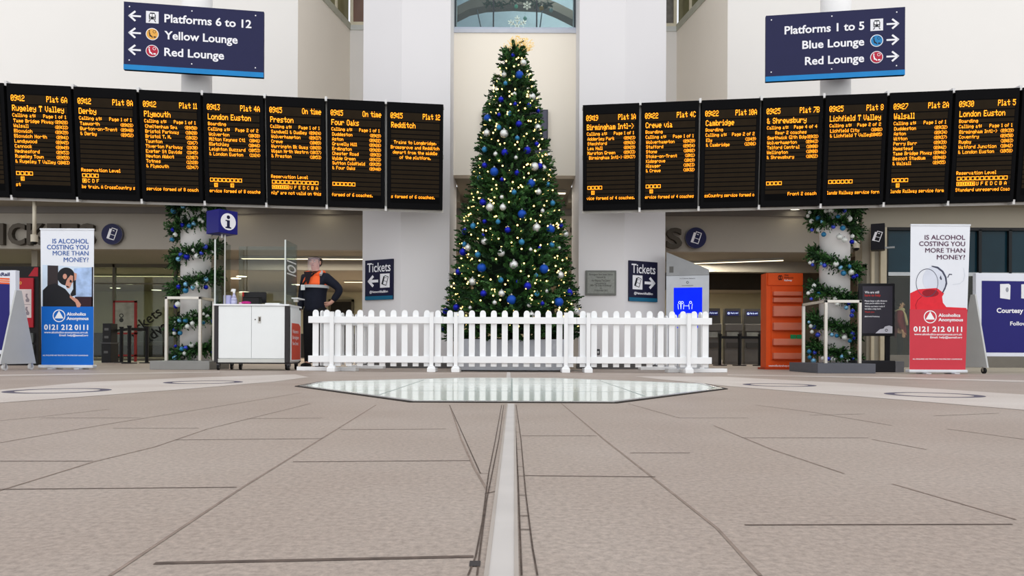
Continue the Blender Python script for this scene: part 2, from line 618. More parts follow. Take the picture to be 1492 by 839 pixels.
# soffit, fascia and ticket hall shell
sf = MB()
sf.box(-1.02, 1.075, 12.94, 15.2, 3.302, 3.45, BEIGED)
sf.box(-17, -1.02, 14.3, 15.0, 3.16, 3.45, BEIGED)
sf.box(1.075, 17, 14.3, 15.0, 3.16, 3.45, BEIGED)
sf.box(-3.9, -2.3, 14.6, 17.0, 3.45, 3.50, W)  # unseen white ledges, added to bounce light up the recess walls
sf.box(2.3, 3.9, 14.6, 17.0, 3.45, 3.50, W)
struct(sf.build('ceiling_soffit_and_bounce_ledges'))
wallbox('wall_fascia', -17, 6.90, 15.0, 15.2, 2.31, 3.302, BEIGE)
struct(MB().box(-17, 6.90, 14.95, 15.0, 3.03, 3.16, GREYBAND).build('trim_2'))
struct(MB().box(-17, 17, 15.2, 27.0, 2.35, 2.6, BEIGED).build('ceiling_hall'))
wallbox('wall_hall_beam', -7.0, 17, 17.0, 17.2, 2.12, 2.36, BEIGE)
HALLW = M('hall_wall_paint', (178, 174, 150), 0.8, var=0.02)
wallbox('wall_back', -17, 17, 26.5, 26.8, 0, 2.6, HALLW)
wallbox('wall_hall_bulkhead', 2.0, 7.2, 19.5, 19.7, 1.92, 2.36, M('bulkhead_brown', (70, 64, 56), 0.7))
wallbox('wall_end_left', -17.2, -17.0, 14.3, 27, 0, TOP, W)
wallbox('wall_end_right', 17.0, 17.2, 14.3, 27, 0, TOP, W)
dark = M('dark_doorway', (34, 32, 30), 0.8)
d = MB()
a, b = P(482, 440, 26.4), P(512, 440, 26.4)
d.box(a.x, b.x, 26.40, 26.5, 0, 2.0, dark)
d.box(a.x - .08, a.x, 26.38, 26.5, 0, 2.08, M('door_frame', (88, 84, 72), 0.6))
d.box(b.x, b.x + .08, 26.38, 26.5, 0, 2.08, M('door_frame'))
d.box(a.x - .08, b.x + .08, 26.38, 26.5, 2.0, 2.08, M('door_frame'))
struct(d.build('door_1'))
# dark dado along the back of the hall
struct(MB().box(-17, -5.0, 26.3, 26.5, 0, 0.85, M('dado_dark', (44, 42, 42), 0.6)).build('baseboard_back'))

# glazed screen of the ticket office on the left
GL = glass_mat('clear_glass', (205, 214, 205), 0.86)
FR = M('bronze_frame', (96, 92, 80), 0.5, 0.2)
gx = [-17.0, -13.3, -9.68, P(256, 450, 18).x, -7.03]
w = MB()
for x in gx:
    w.box(x - .03, x + .03, 17.96, 18.04, 0, 2.35, FR)
w.box(-17, -7.0, 17.96, 18.04, 2.27, 2.35, FR)
w.box(-17, -7.0, 17.96, 18.04, 0.0, 0.06, FR)
w.box(-17, -7.0, 17.97, 18.03, 1.86, 1.89, FR)
struct(w.build('window_1'))
struct(MB().box(-17, -7.0, 17.99, 18.01, 0.06, 2.27, GL).build('window_1_glass'))
vin = MB()
ink = M('vinyl_dark', (16, 16, 16), 0.6)
lt = MB()
lt.text('tickets', 0, 0, 0.25, 0, ink, bold=0.01)
lt.text('advance', 0.22, -0.36, 0.25, 0, ink, bold=0.01)
ol = lt.build('window_1_lettering')
ol.location = P(192, 492, 17.97)
ol.rotation_euler = (0, -math.radians(38), 0)
struct(ol)
# beige post at the far left of the hall
struct(MB().box(P(50, 450, 15.6).x, P(58.5, 450, 15.6).x, 15.5, 15.75, 0, 2.35, BEIGED).build('trim_3'))

# right hand side: beige wall with a door, then the shop window
xa, xb = 6.90, P(1290, 430, 14.6).x
wr = MB()
wr.box(xa, xb, 14.6, 14.9, 2.02, 3.16, BEIGED)
dx0, dx1 = P(1238, 430, 14.6).x, P(1262, 430, 14.6).x
wr.box(dx1, xb, 14.6, 14.9, 0, 2.02, BEIGED)
struct(wr.build('wall_right_lower'))
d = MB()
d.box(xa, dx1, 14.68, 14.80, 0.0, 2.02, M('door_brown', (112, 100, 86), 0.6))
d.box(dx1 - .09, dx1, 14.58, 14.7, 0.0, 2.02, M('door_frame'))
d.box(xa, dx1, 14.58, 14.7, 1.95, 2.03, M('door_frame'))
struct(d.build('door_2'))
s = MB()
s.box(xb - .12, xb, 14.55, 14.6, 0, 2.75, M('post_cream', (190, 180, 156), 0.6))
s.box(xb - .30, xb - .24, 14.55, 14.6, 0, 2.75, M('post_cream'))
struct(s.build('trim_4'))
TEAL = M('teal_tinted_glass', (20, 50, 62), 0.15, spec=0.18, var=0.3, scale=0.8)
wallbox('wall_right_band', xb, 17, 14.6, 14.9, 2.76, 3.16, BEIGED)
w = MB()
zb = P(1390, 399, 14.6).z
SILV = M('silver_frame', (170, 174, 176), 0.4, 0.5)
w.box(xb, 17, 14.60, 14.72, zb - .04, zb + .03, SILV)
w.box(xb, 17, 14.60, 14.72, 2.70, 2.76, M('frame_black', (26, 28, 30), 0.5))
for px in (1292, 1428, 1472, 1560):
    x = P(px, 430, 14.6).x
    w.box(x - .03, x + .03, 14.60, 14.72, 0.2, 2.72, M('frame_black'))
w.box(xb, 17, 14.58, 14.75, 0.0, 0.24, M('plinth_steel', (120, 116, 108), 0.45, 0.5))
struct(w.build('window_2'))
struct(MB().box(xb, 17, 14.66, 14.68, zb, 2.72, TEAL).build('window_2_upper_glass'))
struct(MB().box(xb, 17, 14.66, 14.68, 0.24, zb - .04, GL).build('window_2_lower_glass'))
wallbox('wall_shop_back', 7.45, 17, 20.5, 20.7, 0, 2.4, M('shop_dark', (70, 60, 48), 0.8, var=0.3, scale=1.5))
wallbox('wall_shop_side', 7.38, 7.45, 14.9, 20.7, 0, 2.4, M('shop_dark'))

# upper windows in the recesses
BRN = M('brown_glass', (128, 98, 84), 0.12, var=0.25, scale=1.2)
OLV = M('olive_glass', (128, 126, 92), 0.12, var=0.25, scale=1.2)
GF = M('frame_grey', (186, 186, 170), 0.5)
CREAM = M('frame_cream', (222, 214, 190), 0.5)
for s, nm, gl1 in ((-1, 'window_3', BRN), (1, 'window_4', M('slate_glass', (104, 100, 94), 0.12, var=0.25))):
    e = 4.165 if s < 0 else 4.14
    w = MB()
    # along the receding side
    p0, p1 = Vector((s * e, 14.3)), Vector((s * 3.71, 16.8))
    dd = (p1 - p0).normalized()
    nn = Vector((-dd.y, dd.x)) * s          # towards the hall
    def seg(a, b, off0, off1, z0, z1, mat):
        q = [p0 + dd * a + nn * off0, p0 + dd * b + nn * off0, p0 + dd * b + nn * off1, p0 + dd * a + nn * off1]
        w.prism_z([tuple(v) for v in q], z0, z1, mat)
    L = (p1 - p0).length
    seg(0, L, 0.02, -0.12, 7.55, 7.70, GF)
    seg(0, L, -0.04, -0.08, 7.70, 10.0, OLV)
    for k in (0.35, 0.72):
        seg(L * k - .03, L * k + .03, 0.0, -0.10, 7.70, 10.0, CREAM)
    w.box(min(s * 3.71, s * 2.3), max(s * 3.71, s * 2.3), 16.78, 16.95, 7.55, 7.66, M('sill_pale', (206, 208, 204), 0.5))
    w.box(min(s * 3.71, s * 2.3), max(s * 3.71, s * 2.3), 16.80, 16.9, 7.66, 7.74, CREAM)
    w.box(min(s * 3.71, s * 2.3), max(s * 3.71, s * 2.3), 16.84, 16.88, 7.74, 10.0, gl1)
    w.box(min(s * 3.71, s * 3.64), max(s * 3.71, s * 3.64), 16.80, 16.9, 7.74, 10.0, CREAM)
    struct(w.build(nm))

# centre window: frame and glass, a bridge and a pale room behind
w = MB()
FD = M('frame_dark_line', (60, 66, 72), 0.5)
w.box(-1.02, 1.075, 12.74, 12.82, 5.80, 5.86, M('frame_blue_grey', (186, 194, 208), 0.5))
for x in (-1.0, P(719, 20, 12.78).x, P(782, 20, 12.78).x, 1.055):
    w.box(x - .012, x + .012, 12.74, 12.80, 5.86, 8.0, FD)
struct(w.build('window_5'))
struct(MB().box(-1.02, 1.075, 12.765, 12.785, 5.86, 8.0, glass_mat('window_glass', (214, 228, 232), 0.92)).build('window_5_glass'))
wallbox('wall_behind_window', -2.2, 2.3, 15.6, 15.8, 5.0, 9.5, M('pale_blue_wall', (205, 220, 232), 0.6, var=0.05))
wallbox('floor_behind_window', -2.2, 2.3, 12.95, 15.6, 5.55, 5.74, M('deck_grey', (150, 152, 152), 0.7))
# ================================================================== HANGING THINGS
# bridge seen through the centre window
t = thing('curved_bridge', 'grey brown curved bridge beam seen through the window above the tree', 'bridge', (0, 14.6, 5.74))
g = MB()
BM = M('bridge_brown', (124, 116, 108), 0.6)
pts = []
arc = [(640, 42), (662, 24), (684, 13), (708, 8), (748, 6), (790, 8), (812, 17), (830, 26), (850, 36), (870, 48)]
up = [(p[0], p[1] - 13) for p in arc]
pl = [P(x, y, 14.6) for x, y in arc + up[::-1]]
g.prism([(p.x, p.z - 5.74) for p in pl], 0, 0.3, BM)
g.build('beam', t)
g = MB()
cm = M('cable_dark', (70, 84, 96), 0.5)
for (x0, y0, x1, y1) in ((695, 14, 702, 46), (790, 15, 786, 46)):
    a, b = P(x0, y0, 14.5), P(x1, y1, 14.5)
    g = MB()
    g.cyl((a.x, -.1, a.z - 5.74), (b.x, -.1, b.z - 5.74), 0.012, cm, 6)
    g.build('cable', t)
for x in (-1.3, 1.35):
    MB().cyl((x, 0.15, 0), (x, 0.15, 0.75), 0.03, cm, 8).build('support', t)
pk = P(750, 32, 15.2)
g = MB().box(pk.x - .42, pk.x + .42, 15.1, 15.2, 5.74, 6.32, M('banner_peach', (200, 178, 164), 0.7))
tag(g.build('banner'), 'peach coloured panel behind the window above the tree', 'panel')
# festive garland and baubles in the window
t = thing('window_garland', 'dark green festive swag hanging across the window above the tree', 'garland', (0, 12.95, 5.9))
rng = random.Random(3)
g = MB()
gn = M('garland_teal_green', (40, 84, 72), 0.6, var=0.3, scale=20)
for i in range(90):
    q = rng.random()
    p = P(705 + 100 * q, 3 + 3 * math.sin(q * 9) + rng.uniform(-3, 4), 13.2)
    c = Vector((p.x, p.y - 12.95, p.z - 5.9))
    e = Vector((rng.uniform(-1, 1), rng.uniform(-.5, .5), rng.uniform(-1, 1))).normalized() * .06
    g.cyl(c - e, c + e, 0.014, gn, 5, r2=0.004)
g.build('swag', t)
for k, (px, py, r, rgb, lab) in enumerate(((752, 9.5, 0.033, (120, 214, 170), 'small mint green bauble at the top of the window above the tree'), (789, 12, 0.04, (186, 140, 70), 'gold bauble hanging in the window above the tree'),
                                           (765, 27, 0.033, (150, 214, 190), 'pale mint bauble hanging beside the large snowflake in the window'), (803, 15, 0.036, (150, 176, 168), 'grey green bauble at the right of the window above the tree'))):
    p = P(px, py, 12.9)
    b = MB().sphere((0, 0, 0), r, M('window_bauble_%d' % k, rgb, 0.25, 0.2))
    b.cyl((0, 0, r * .9), (0, 0, r * 1.2), r * .25, M('bauble_cap', (170, 170, 170), 0.4, 0.6), 8)
    b.cyl((0, 0, r), (0, 0, 7.9 - p.z), 0.002, cm, 4)
    tag(b.build('bauble', smooth=True, loc=p), lab, 'bauble')
def snowflake(cx, cy, r, lab):
    p = P(cx, cy, 12.755)
    g = MB()
    mt = M('snowflake_white', (214, 228, 216), 0.6)
    for k in range(6):
        a = PI / 2 + k * PI / 3
        u = (math.cos(a), math.sin(a))
        g.stroke([(0, 0), (u[0] * r, u[1] * r)], r * .10, 0, mt)
        for q, l in ((0.42, 0.3), (0.68, 0.26)):
            for s in (-1, 1):
                b = a + s * PI / 3.4
                g.stroke([(u[0] * r * q, u[1] * r * q), (u[0] * r * q + math.cos(b) * r * l, u[1] * r * q + math.sin(b) * r * l)], r * .09, 0, mt)
    tag(g.build('snowflake_sticker', loc=p), lab, 'window sticker')
snowflake(753.5, 38, 0.175, 'large pale snowflake sticker low in the window above the tree')
snowflake(768, 8, 0.075, 'small pale snowflake sticker near the top of the window above the tree')

# dark display panel on the centre wall behind the tree
a, b = P(703, 160, 12.66), P(798, 255, 12.66)
t = thing('wall_screen', 'dark grey flat display panel on the wall behind the tree top', 'screen', ((a.x + b.x) / 2, 12.7, b.z))
hw = (b.x - a.x) / 2
box_part('casing', t, (-hw, hw, -.07, 0, 0, a.z - b.z), M('screen_casing', (70, 70, 80), 0.5))
box_part('display', t, (-hw + .02, hw - .02, -.075, -.069, .02, a.z - b.z - .02), M('screen_slate', (88, 88, 104), 0.3))

# ---------------------------------------------------------------- columns
def column(x, side):
    t = MB()
    t.cyl((0, 0, 0), (0, 0, 12.5), 0.226, M('column_white', (252, 251, 250), 0.45, var=0.01), 40)
    t.cyl((0, 0, 0), (0, 0, 0.06), 0.245, STEEL(), 40)
    o = t.build('column', smooth=False, loc=(x, 11.65, 0))
    for p in o.data.polygons:
        if abs(p.normal.z) < .5:
            p.use_smooth = True
    o['kind'] = 'structure'
    o.name = 'wall_column_' + side
    return o
CLX, CRX = P(285.5, 400, 11.65).x, P(1216, 400, 11.65).x
column(CLX, 'left')
column(CRX, 'right')

# ---------------------------------------------------------------- platform signs
def platform_sign(side):
    left = side == 'left'
    if left:
        A, B = P(180, 101, 10.89), P(384, 113, 11.2)
        zt = P(384, 17, 11.2).z
    else:
        A, B = P(1115.6, 118, 11.2), P(1318.5, 110, 10.89)
        zt = P(1116, 23, 11.2).z
    z0 = (A.z + B.z) / 2
    w, h = Vector((B.x - A.x, B.y - A.y)).length, zt - z0
    ang = math.atan2(B.y - A.y, B.x - A.x)
    lab = 'navy hanging sign to Platforms 6 to 12, on the left column' if left else 'navy hanging sign to Platforms 1 to 5, on the right column'
    t = thing('direction_sign', lab, 'sign', (A.x, A.y, z0), ang, 'navy platform signs')
    box_part('panel', t, (0, w, 0, .06, 0, h), NAVY())
    box_part('blue_stripe', t, (0, w, -.004, .06, 0, .075), M('stripe_blue', (28, 132, 200), 0.5))
    SW = SIGNWHITE()
    rows = [h * .795, h * .545, h * .295] if left else [h * .76, h * .525, h * .28]
    g = MB()
    def u(fr):
        return fr * w
    def arrow(cx, cz, d):
        l, hh = .075, .065
        g = MB()
        g.stroke([(cx - d * l, cz), (cx + d * l * .9, cz)], .026, -.004, SW)
        g.stroke([(cx, cz + hh), (cx + d * l, cz), (cx, cz - hh)], .027, -.0045, SW)
        g.build('arrow', t)
    texts = ['Platforms 6 to 12', 'Yellow Lounge', 'Red Lounge'] if left else ['Platforms 1 to 5', 'Blue Lounge', 'Red Lounge']
    for i, (tx, cz) in enumerate(zip(texts, rows)):
        if left:
            arrow(u(.078), cz, -1)
            wd = {0: .625, 1: .525, 2: .427}[i] * w
            MB().text(tx, u(.285), cz - .058, .118, -.004, SW, 'LEFT', .022, wd).build('text_line', t)
        else:
            arrow(u(.912), cz, 1)
            wd = {0: .575, 1: .445, 2: .425}[i] * w
            MB().text(tx, u(.712), cz - .058, .118, -.004, SW, 'RIGHT', .022, wd).build('text_line', t)
    g = MB()
    cx = u(.20) if left else u(.80)
    DK = M('pictogram_dark', (34, 36, 44), 0.6)
    s = .088
    g.rect(cx - s, cx + s, rows[0] - s, rows[0] + s, -.004, M('pictogram_white', (232, 232, 238), 0.5))
    c = rows[0] + .012
    oct_ = [(-.045, -.045), (.045, -.045), (.048, .02), (.03, .055), (-.03, .055), (-.048, .02)]
    g.poly([(cx + a_, c + b_) for a_, b_ in oct_], -.006, DK)
    g.rect(cx - .034, cx - .004, c - .005, c + .036, -.007, SW)
    g.rect(cx + .004, cx + .034, c - .005, c + .036, -.007, SW)
    g.disc(cx - .028, c - .026, .008, -.007, SW, 10)
    g.disc(cx + .028, c - .026, .008, -.007, SW, 10)
    g.stroke([(cx - .03, c - .055), (cx - .045, c - .078)], .012, -.006, DK)
    g.stroke([(cx + .03, c - .055), (cx + .045, c - .078)], .012, -.006, DK)
    g.build('pictogram', t)
    for i, (rgb, fg) in enumerate((((232, 172, 80) if left else (44, 132, 190), DK), ((182, 36, 62), SW)), 1):
        cz = rows[i]
        g = MB()
        g.disc(cx, cz, .090, -.004, SW, 28)
        g.disc(cx, cz, .080, -.006, M('pictogram_%d_%d' % (rgb[0], rgb[2]), rgb, 0.5), 28)
        f = fg
        g.poly([(cx - .05, cz + .03), (cx - .035, cz + .03), (cx - .022, cz - .015), (cx + .0, cz - .03), (cx + .01, cz - .055), (cx - .004, cz - .055), (cx - .014, cz - .04), (cx - .036, cz - .036)], -.007, f)
        g.disc(cx - .04, cz + .045, .010, -.007, f, 10)
        g.ring(cx + .03, cz + .036, .017, .023, -.007, f, 16)
        g.rect(cx + .018, cx + .052, cz - .052, cz - .032, -.007, f)
        g.build('pictogram', t)
    for fx in (.04, .48, .94):
        for fz in (.14, .93):
            MB().disc(u(fx), fz * h, .010, -.0045, SW, 8).build('fixing', t)
    # bracket back to the column
    cxx = (CLX if left else CRX)
    loc = Matrix.Rotation(-ang, 4, 'Z') @ (Vector((cxx, 11.65, 0)) - Vector((A.x, A.y, 0)))
    for zz in (h * .3, h * .75):
        box_part('bracket', t, (loc.x - .05, loc.x + .05, .06, loc.y - .18, zz - .03, zz + .03), STEEL())
platform_sign('left')
platform_sign('right')

# ---------------------------------------------------------------- departure boards
AMB = M('amber_led', (255, 150, 26), 0.5, emit=1.9, var=0.05, scale=400)
LEDROW = M('led_row_brown', (40, 32, 22), 0.6, var=0.1, spec=0.04)
BOARDBLK = M('board_black', (12, 12, 14), 0.6, spec=0.05)
BB = dict(
    ts=[('Tame Bridge Pkway', '09:28'), ('Walsall', '09:33'), ('Bloxwich', '09:39'), ('Bloxwich North', '09:41'), ('Landywood', '09:45'), ('Cannock', '09:49'), ('Hednesford', '09:53'), ('Rugeley Town', '09:59'), ('& Rugeley T Valley', '10:03')])
LEFT = [
    dict(t='09:12', p='Plat 6A', d='Rugeley T Valley', pg='Page 1 of 1', st=BB['ts'], co=4, bx=[1], msg='st', al='LEFT'),
    dict(t='09:12', p='Plat 8A', d='Derby', pg='Page 1 of 1', st=[('Tamworth', '09:28'), ('Burton-on-Trent', '09:40'), ('& Derby', '09:52')], res=1, co=4, row='# C D F', msg='be train. A CrossCountry s'),
    dict(t='09:12', p='Plat 11', d='Plymouth', pg='Page 1 of 1', st=[('Cheltenham Spa', '09:50'), ('Bristol Parkway', '10:20'), ('Bristol T. M.', '10:32'), ('Taunton', '11:17'), ('Tiverton Parkway', '11:30'), ('Exeter St Davids', '11:45'), ('Newton Abbot', '12:07'), ('Totnes', '12:20'), ('& Plymouth', '12:47')], msg='service formed of 8 coach'),
    dict(t='09:13', p='Plat 4A', d='London Euston', brd=1, pg='Page 2 of 2', st=[('Wolverton', '10:38'), ('Milton Keynes Ctl', '10:41'), ('Bletchley', '10:46'), ('Leighton Buzzard', '10:53'), ('& London Euston', '11:24')], co=8, bx=[1, 5], msg='ervice formed of 8 coache'),
    dict(t='09:15', p='On time', d='Preston', pg='Page 1 of 1', st=[('Sandwell & Dudley', '09:24'), ('Wolverhampton', '09:37'), ('Crewe', '10:09'), ('Warringtn Bk Quay', '10:28'), ('Wigan Nrth Westrn', '10:37'), ('& Preston', '10:53')], res=1, co=11, row='####UFEDCBA', msg='nly" are not valid on this'),
    dict(t='09:15', p='On time', d='Four Oaks', pg='Page 1 of 1', st=[('Duddeston', '09:19'), ('Aston', '09:22'), ('Gravelly Hill', '09:26'), ('Erdington', '09:28'), ('Chester Road', '09:31'), ('Wylde Green', '09:33'), ('Sutton Coldfield', '09:35'), ('& Four Oaks', '09:40')], co=6, msg='formed of 6 coaches.'),
    dict(t='09:15', p='Plat 12', d='Redditch', mid=['Trains to Longbridge,', 'Bromsgrove and Redditch', 'depart from the middle', 'of the platform.'], msg='s formed of 6 coaches.')]
RIGHT = [
    dict(t='09:19', p='Plat 1A', d='Birmingham Intl->', pg='Page 1 of 1', st=[('Adderley Park', '09:23'), ('Stechford', '09:26'), ('Lea Hall', '09:29'), ('Marston Green', '09:33'), (' Birmingham Intl->', '09:37')], co=4, bx=[1], msg='vice formed of 4 coaches.'),
    dict(t='09:22', p='Plat 4C', d='Crewe via', brd=1, pg='Page 1 of 1', st=[('Wolverhampton', '09:39'), ('Stafford', '09:54'), ('Stone', '10:02'), ('Stoke-on-Trent', '10:11'), ('Kidsgrove', '10:19'), ('Alsager', '10:23'), ('& Crewe', '10:32')], co=4, bx=[1], msg='ervice formed of 4 coaches'),
    dict(t='09:22', p='Plat 10A', d='Cambridge', brd=1, pg='Page 2 of 2', st=[('Ely', '11:49'), ('& Cambridge', '12:06')], msg='ssCountry service formed o'),
    dict(t='09:25', p='Plat 7B', d='& Shrewsbury', pg='Page 4 of 4', st=[('     Rear 2 coaches', ''), ('Smethwick Glth Bdg', '09:31'), ('Wolverhampton', '09:43'), ('Telford Central', '10:00'), ('Wellington', '10:08'), ('& Shrewsbury', '10:22')], co=4, msg='Front 2 coach', al='RIGHT'),
    dict(t='09:25', p='Plat 8', d='Lichfield T Valley', pg='Page 2 of 2', st=[('Lichfield City', '10:01'), ('& Lichfield T Valley', '10:05')], co=6, msg='lands Railway service forn'),
    dict(t='09:27', p='Plat 2A', d='Walsall', pg='Page 1 of 1', st=[('Duddeston', '09:32'), ('Aston', '09:34'), ('Witton', '09:37'), ('Perry Barr', '09:39'), ('Hamstead', '09:42'), ('Tame Bridge Pkway', '09:46'), ('Bescot Stadium', '09:48'), ('& Walsall', '09:55')], co=4, bx=[1], msg='lands Railway service form'),
    dict(t='09:30', p='Plat 5', d='London Euston', brd=1, pg='Page 1 of 1', st=[('Birmingham Intl->', '09:39'), ('Coventry', '09:50'), ('Rugby', '10:03'), ('Watford Junction', '10:42'), ('& London Euston', '10:58')], res=1, co=11, row='####UFEDCBA', msg='Standard unreserved Coac')]
LEFT_X, TILT = 7.09, math.atan2(0.17, 1.55)
BIN, BOUT = Vector((1.05, 11.27)), Vector((7.09, 10.45))
PITCH = (BOUT - BIN).length / 7
BW, BH, BZ = PITCH - 0.035, 1.56, 2.43


def board(info, loc, rz, label, group):
    t = thing('departure_board', label, 'departure board', loc, group=group, rot=(TILT, 0, rz))
    t.rotation_mode = 'XYZ'
    w, h = BW, BH
    hs = MB().box(0, w, 0.0, 0.14, 0, h, BOARDBLK)
    hs.build('housing', t, bevel=0.006)
    x0, x1, z0, z1 = w * .06, w * .945, h * .055, h * .915
    sc = MB()
    sc.rect(x0, x1, z0, z1, -0.0015, M('screen_black', (6, 6, 7), 0.6, spec=0.04))
    n = 16
    for i in range(n):
        zc = h * (1 - (.274 + i * .0423))
        if i >= n - 1:
            continue
        sc.rect(x0 + .01, x1 - .01, zc - h * .0165, zc + h * .0165, -0.002, LEDROW)
    sc.rect(x0 + .01, x1 - .01, h * .825, h * .905, -0.002, LEDROW)
    sc.rect(x0 + .01, x1 - .01, h * .755, h * .815, -0.002, LEDROW)
    sc.build('screen', t)
    g = MB()
    Y = -0.004
    sp = w * .0066
    xa, xb = w * .075, w * .935

    def small(s, fz, x=xa, al='LEFT', px=sp):
        dot_text(g, s, x, h * (1 - fz) - h * .0155, px, h * .031 / 7, Y, AMB, al, 1.0)
    bp = w * .0088
    dot_text(g, info['t'], xa - .01, h * (1 - .125) - h * .026, bp, h * .052 / 7, Y, AMB, 'LEFT', 1.0)
    dot_text(g, info['p'], xb + .005, h * (1 - .125) - h * .026, bp, h * .052 / 7, Y, AMB, 'RIGHT', 1.0)
    nd = sum(len(dot_cols(c)) + 1 for c in info['d'])
    dot_text(g, info['d'], xa, h * (1 - .212) - h * .026, min(w * .0095, w * .84 / max(nd, 1)), h * .052 / 7, Y, AMB, 'LEFT', 1.0)
    fz = .275
    if info.get('brd'):
        small('Boarding', fz)
        fz += .0475
    if info.get('pg'):
        small('Calling at:', fz)
        small(info['pg'], fz, xb - .02, 'RIGHT')
    fz += .0475
    for nm, tm in info.get('st', []):
        small(nm, fz, xa + .01)
        if tm:
            small('(' + tm + ')', fz, xb, 'RIGHT', sp * 0.9)
        fz += .0445
    for i, s in enumerate(info.get('mid', [])):
        small(s, .372 + i * .047, w / 2, 'CENTER')
    if info.get('res'):
        small('Reservation Level', .735)
    nco = info.get('co', 0)
    cs = w * .068 if nco < 9 else w * .0735

    def outline(x, fz_, ww, hh, lw=.0075):
        zc = h * (1 - fz_)
        for (a, b, c, d) in ((x, x + ww, zc + hh / 2 - lw, zc + hh / 2), (x, x + ww, zc - hh / 2, zc - hh / 2 + lw), (x, x + lw, zc - hh / 2, zc + hh / 2), (x + ww - lw, x + ww, zc - hh / 2, zc + hh / 2)):
            g.rect(a, b, c, d, Y, AMB)
    for i in range(nco):
        outline(xa + .01 + i * cs, .785, cs * .84, h * .034)
        if i:
            g.rect(xa + .01 + i * cs - cs * .16, xa + .01 + i * cs, h * (1 - .785) - h * .012, h * (1 - .785) - h * .007, Y, AMB)
    for i in info.get('bx', []):
        outline(xa + .01 + i * cs, .832, cs * .84, h * .036)
        dot_text(g, 'B', xa + .01 + i * cs + cs * .22, h * (1 - .832) - h * .012, sp * .7, h * .024 / 7, Y, AMB)
    if info.get('row'):
        r = info['row'].replace(' ', '')
        step = cs if nco > 5 else cs * 1.05
        for i, ch in enumerate(r):
            x = xa + .01 + i * step
            if ch == '#':
                outline(x, .832, cs * .96, h * .036)
                g.rect(x + cs * .3, x + cs * .66, h * (1 - .832) - h * .008, h * (1 - .832) + h * .008, Y, AMB)
            else:
                dot_text(g, ch, x + cs * .2, h * (1 - .832) - h * .016, sp * 1.1, h * .032 / 7, Y, AMB)
    if info.get('msg'):
        al = info.get('al', 'LEFT')
        nd = sum(len(dot_cols(c)) + 1 for c in info['msg'])
        small(info['msg'], .885, xb if al == 'RIGHT' else xa, al, min(sp, (xb - xa) / max(nd, 1)))
    g.build('display_text', t)
    return t


def row(side):
    left = side == 'left'
    s = -1 if left else 1
    o_in, o_out = Vector((s * BIN.x, BIN.y)), Vector((s * BOUT.x, BOUT.y))
    if left:
        o_in.x = -1.03
    start, end = (o_out, o_in) if left else (o_in, o_out)
    dv = (end - start).normalized()
    rz = math.atan2(dv.y, dv.x)
    infos = LEFT if left else RIGHT
    for i, info in enumerate(infos):
        a = start + dv * (i * PITCH + .0175)
        lab = 'hanging departure board headed %s, the %s %s train' % (info['d'].replace('& ', '').replace('->', '').replace(' via', ''), info['t'].replace(':', '.'), info['p'].replace('Plat', 'platform').lower() if 'Plat' in info['p'] else 'on-time')
        board(info, (a.x, a.y, BZ), rz, lab, 'departure boards, %s row' % side)
    # one more board mostly outside the frame
    blank = dict(t='', p='', d='', msg='')
    k = -1 if left else 7
    a = start + dv * (k * PITCH + .0175)
    board(blank, (a.x, a.y, BZ), rz, 'departure board cut off by the %s edge of the picture' % side, 'departure boards, %s row' % side)
    # steel frame carrying the row
    t = thing('board_support_frame', 'grey steel frame carrying the %s row of departure boards' % side, 'frame', (start.x, start.y, BZ), rot=(TILT, 0, rz))
    L = PITCH * 7
    o = PITCH
    xs = (-o, L) if left else (0, L + o)
    box_part('rail', t, (xs[0], xs[1], 0.145, 0.20, -0.035, 0.02), M('frame_silver', (196, 194, 190), 0.4, 0.3))
    box_part('rail', t, (xs[0], xs[1], 0.145, 0.20, BH * .5, BH * .5 + .06), M('frame_silver'))
    box_part('rail', t, (xs[0], xs[1], 0.145, 0.20, BH - .04, BH - .0), M('frame_silver'))
    for i in range(0, 9):
        x = (i - 1) * PITCH if left else i * PITCH
        if x > L + o + .01 or (left and x > L - .1) or (not left and x < .1):
            continue
        g = MB()
        g.box(x - .022, x + .022, 0.15, 0.21, -0.03, BH + .03, M('frame_silver'))
        g.box(x - .016, x + .016, 0.02, 0.16, BH - .03, BH + .035, M('clip_white', (226, 226, 226), 0.4))
        g.box(x - .016, x + .016, 0.02, 0.16, -.035, .03, M('clip_white'))
        g.build('post', t)
    # arms reaching back to the column and the pier
    cx = CLX if left else CRX
    inv = (Matrix.Translation((start.x, start.y, BZ)) @ Matrix.Rotation(rz, 4, 'Z') @ Matrix.Rotation(TILT, 4, 'X')).inverted()
    for (wx, wy, wz) in ((cx, 11.5, 3.2), (s * 1.5, 12.02, 3.2)):
        q = inv @ Vector((wx, wy, wz))
        g = MB().cyl((q.x, 0.17, BH * .52), (q.x, q.y, q.z), 0.035, M('frame_silver'), 12)
        g.build('arm', t)


row('left')
row('right')

# ---------------------------------------------------------------- fascia letters TICKETS and the round ticket signs
BRONZE = M('bronze_letters', (74, 68, 60), 0.5, 0.3)


def tickets(xs, z0, zh, lab, group):
    t = thing('fascia_lettering', lab, 'lettering', (xs[0][1], 14.95, z0), group=group)
    for ch, xc, wd in xs:
        g = MB()
        g.text(ch, xc - xs[0][1], 0, zh, 0, BRONZE, 'CENTER', 0.028, wd, depth=0.10)
        g.build('letter', t)


def fx(px):
    return P(px, 341, 14.95).x


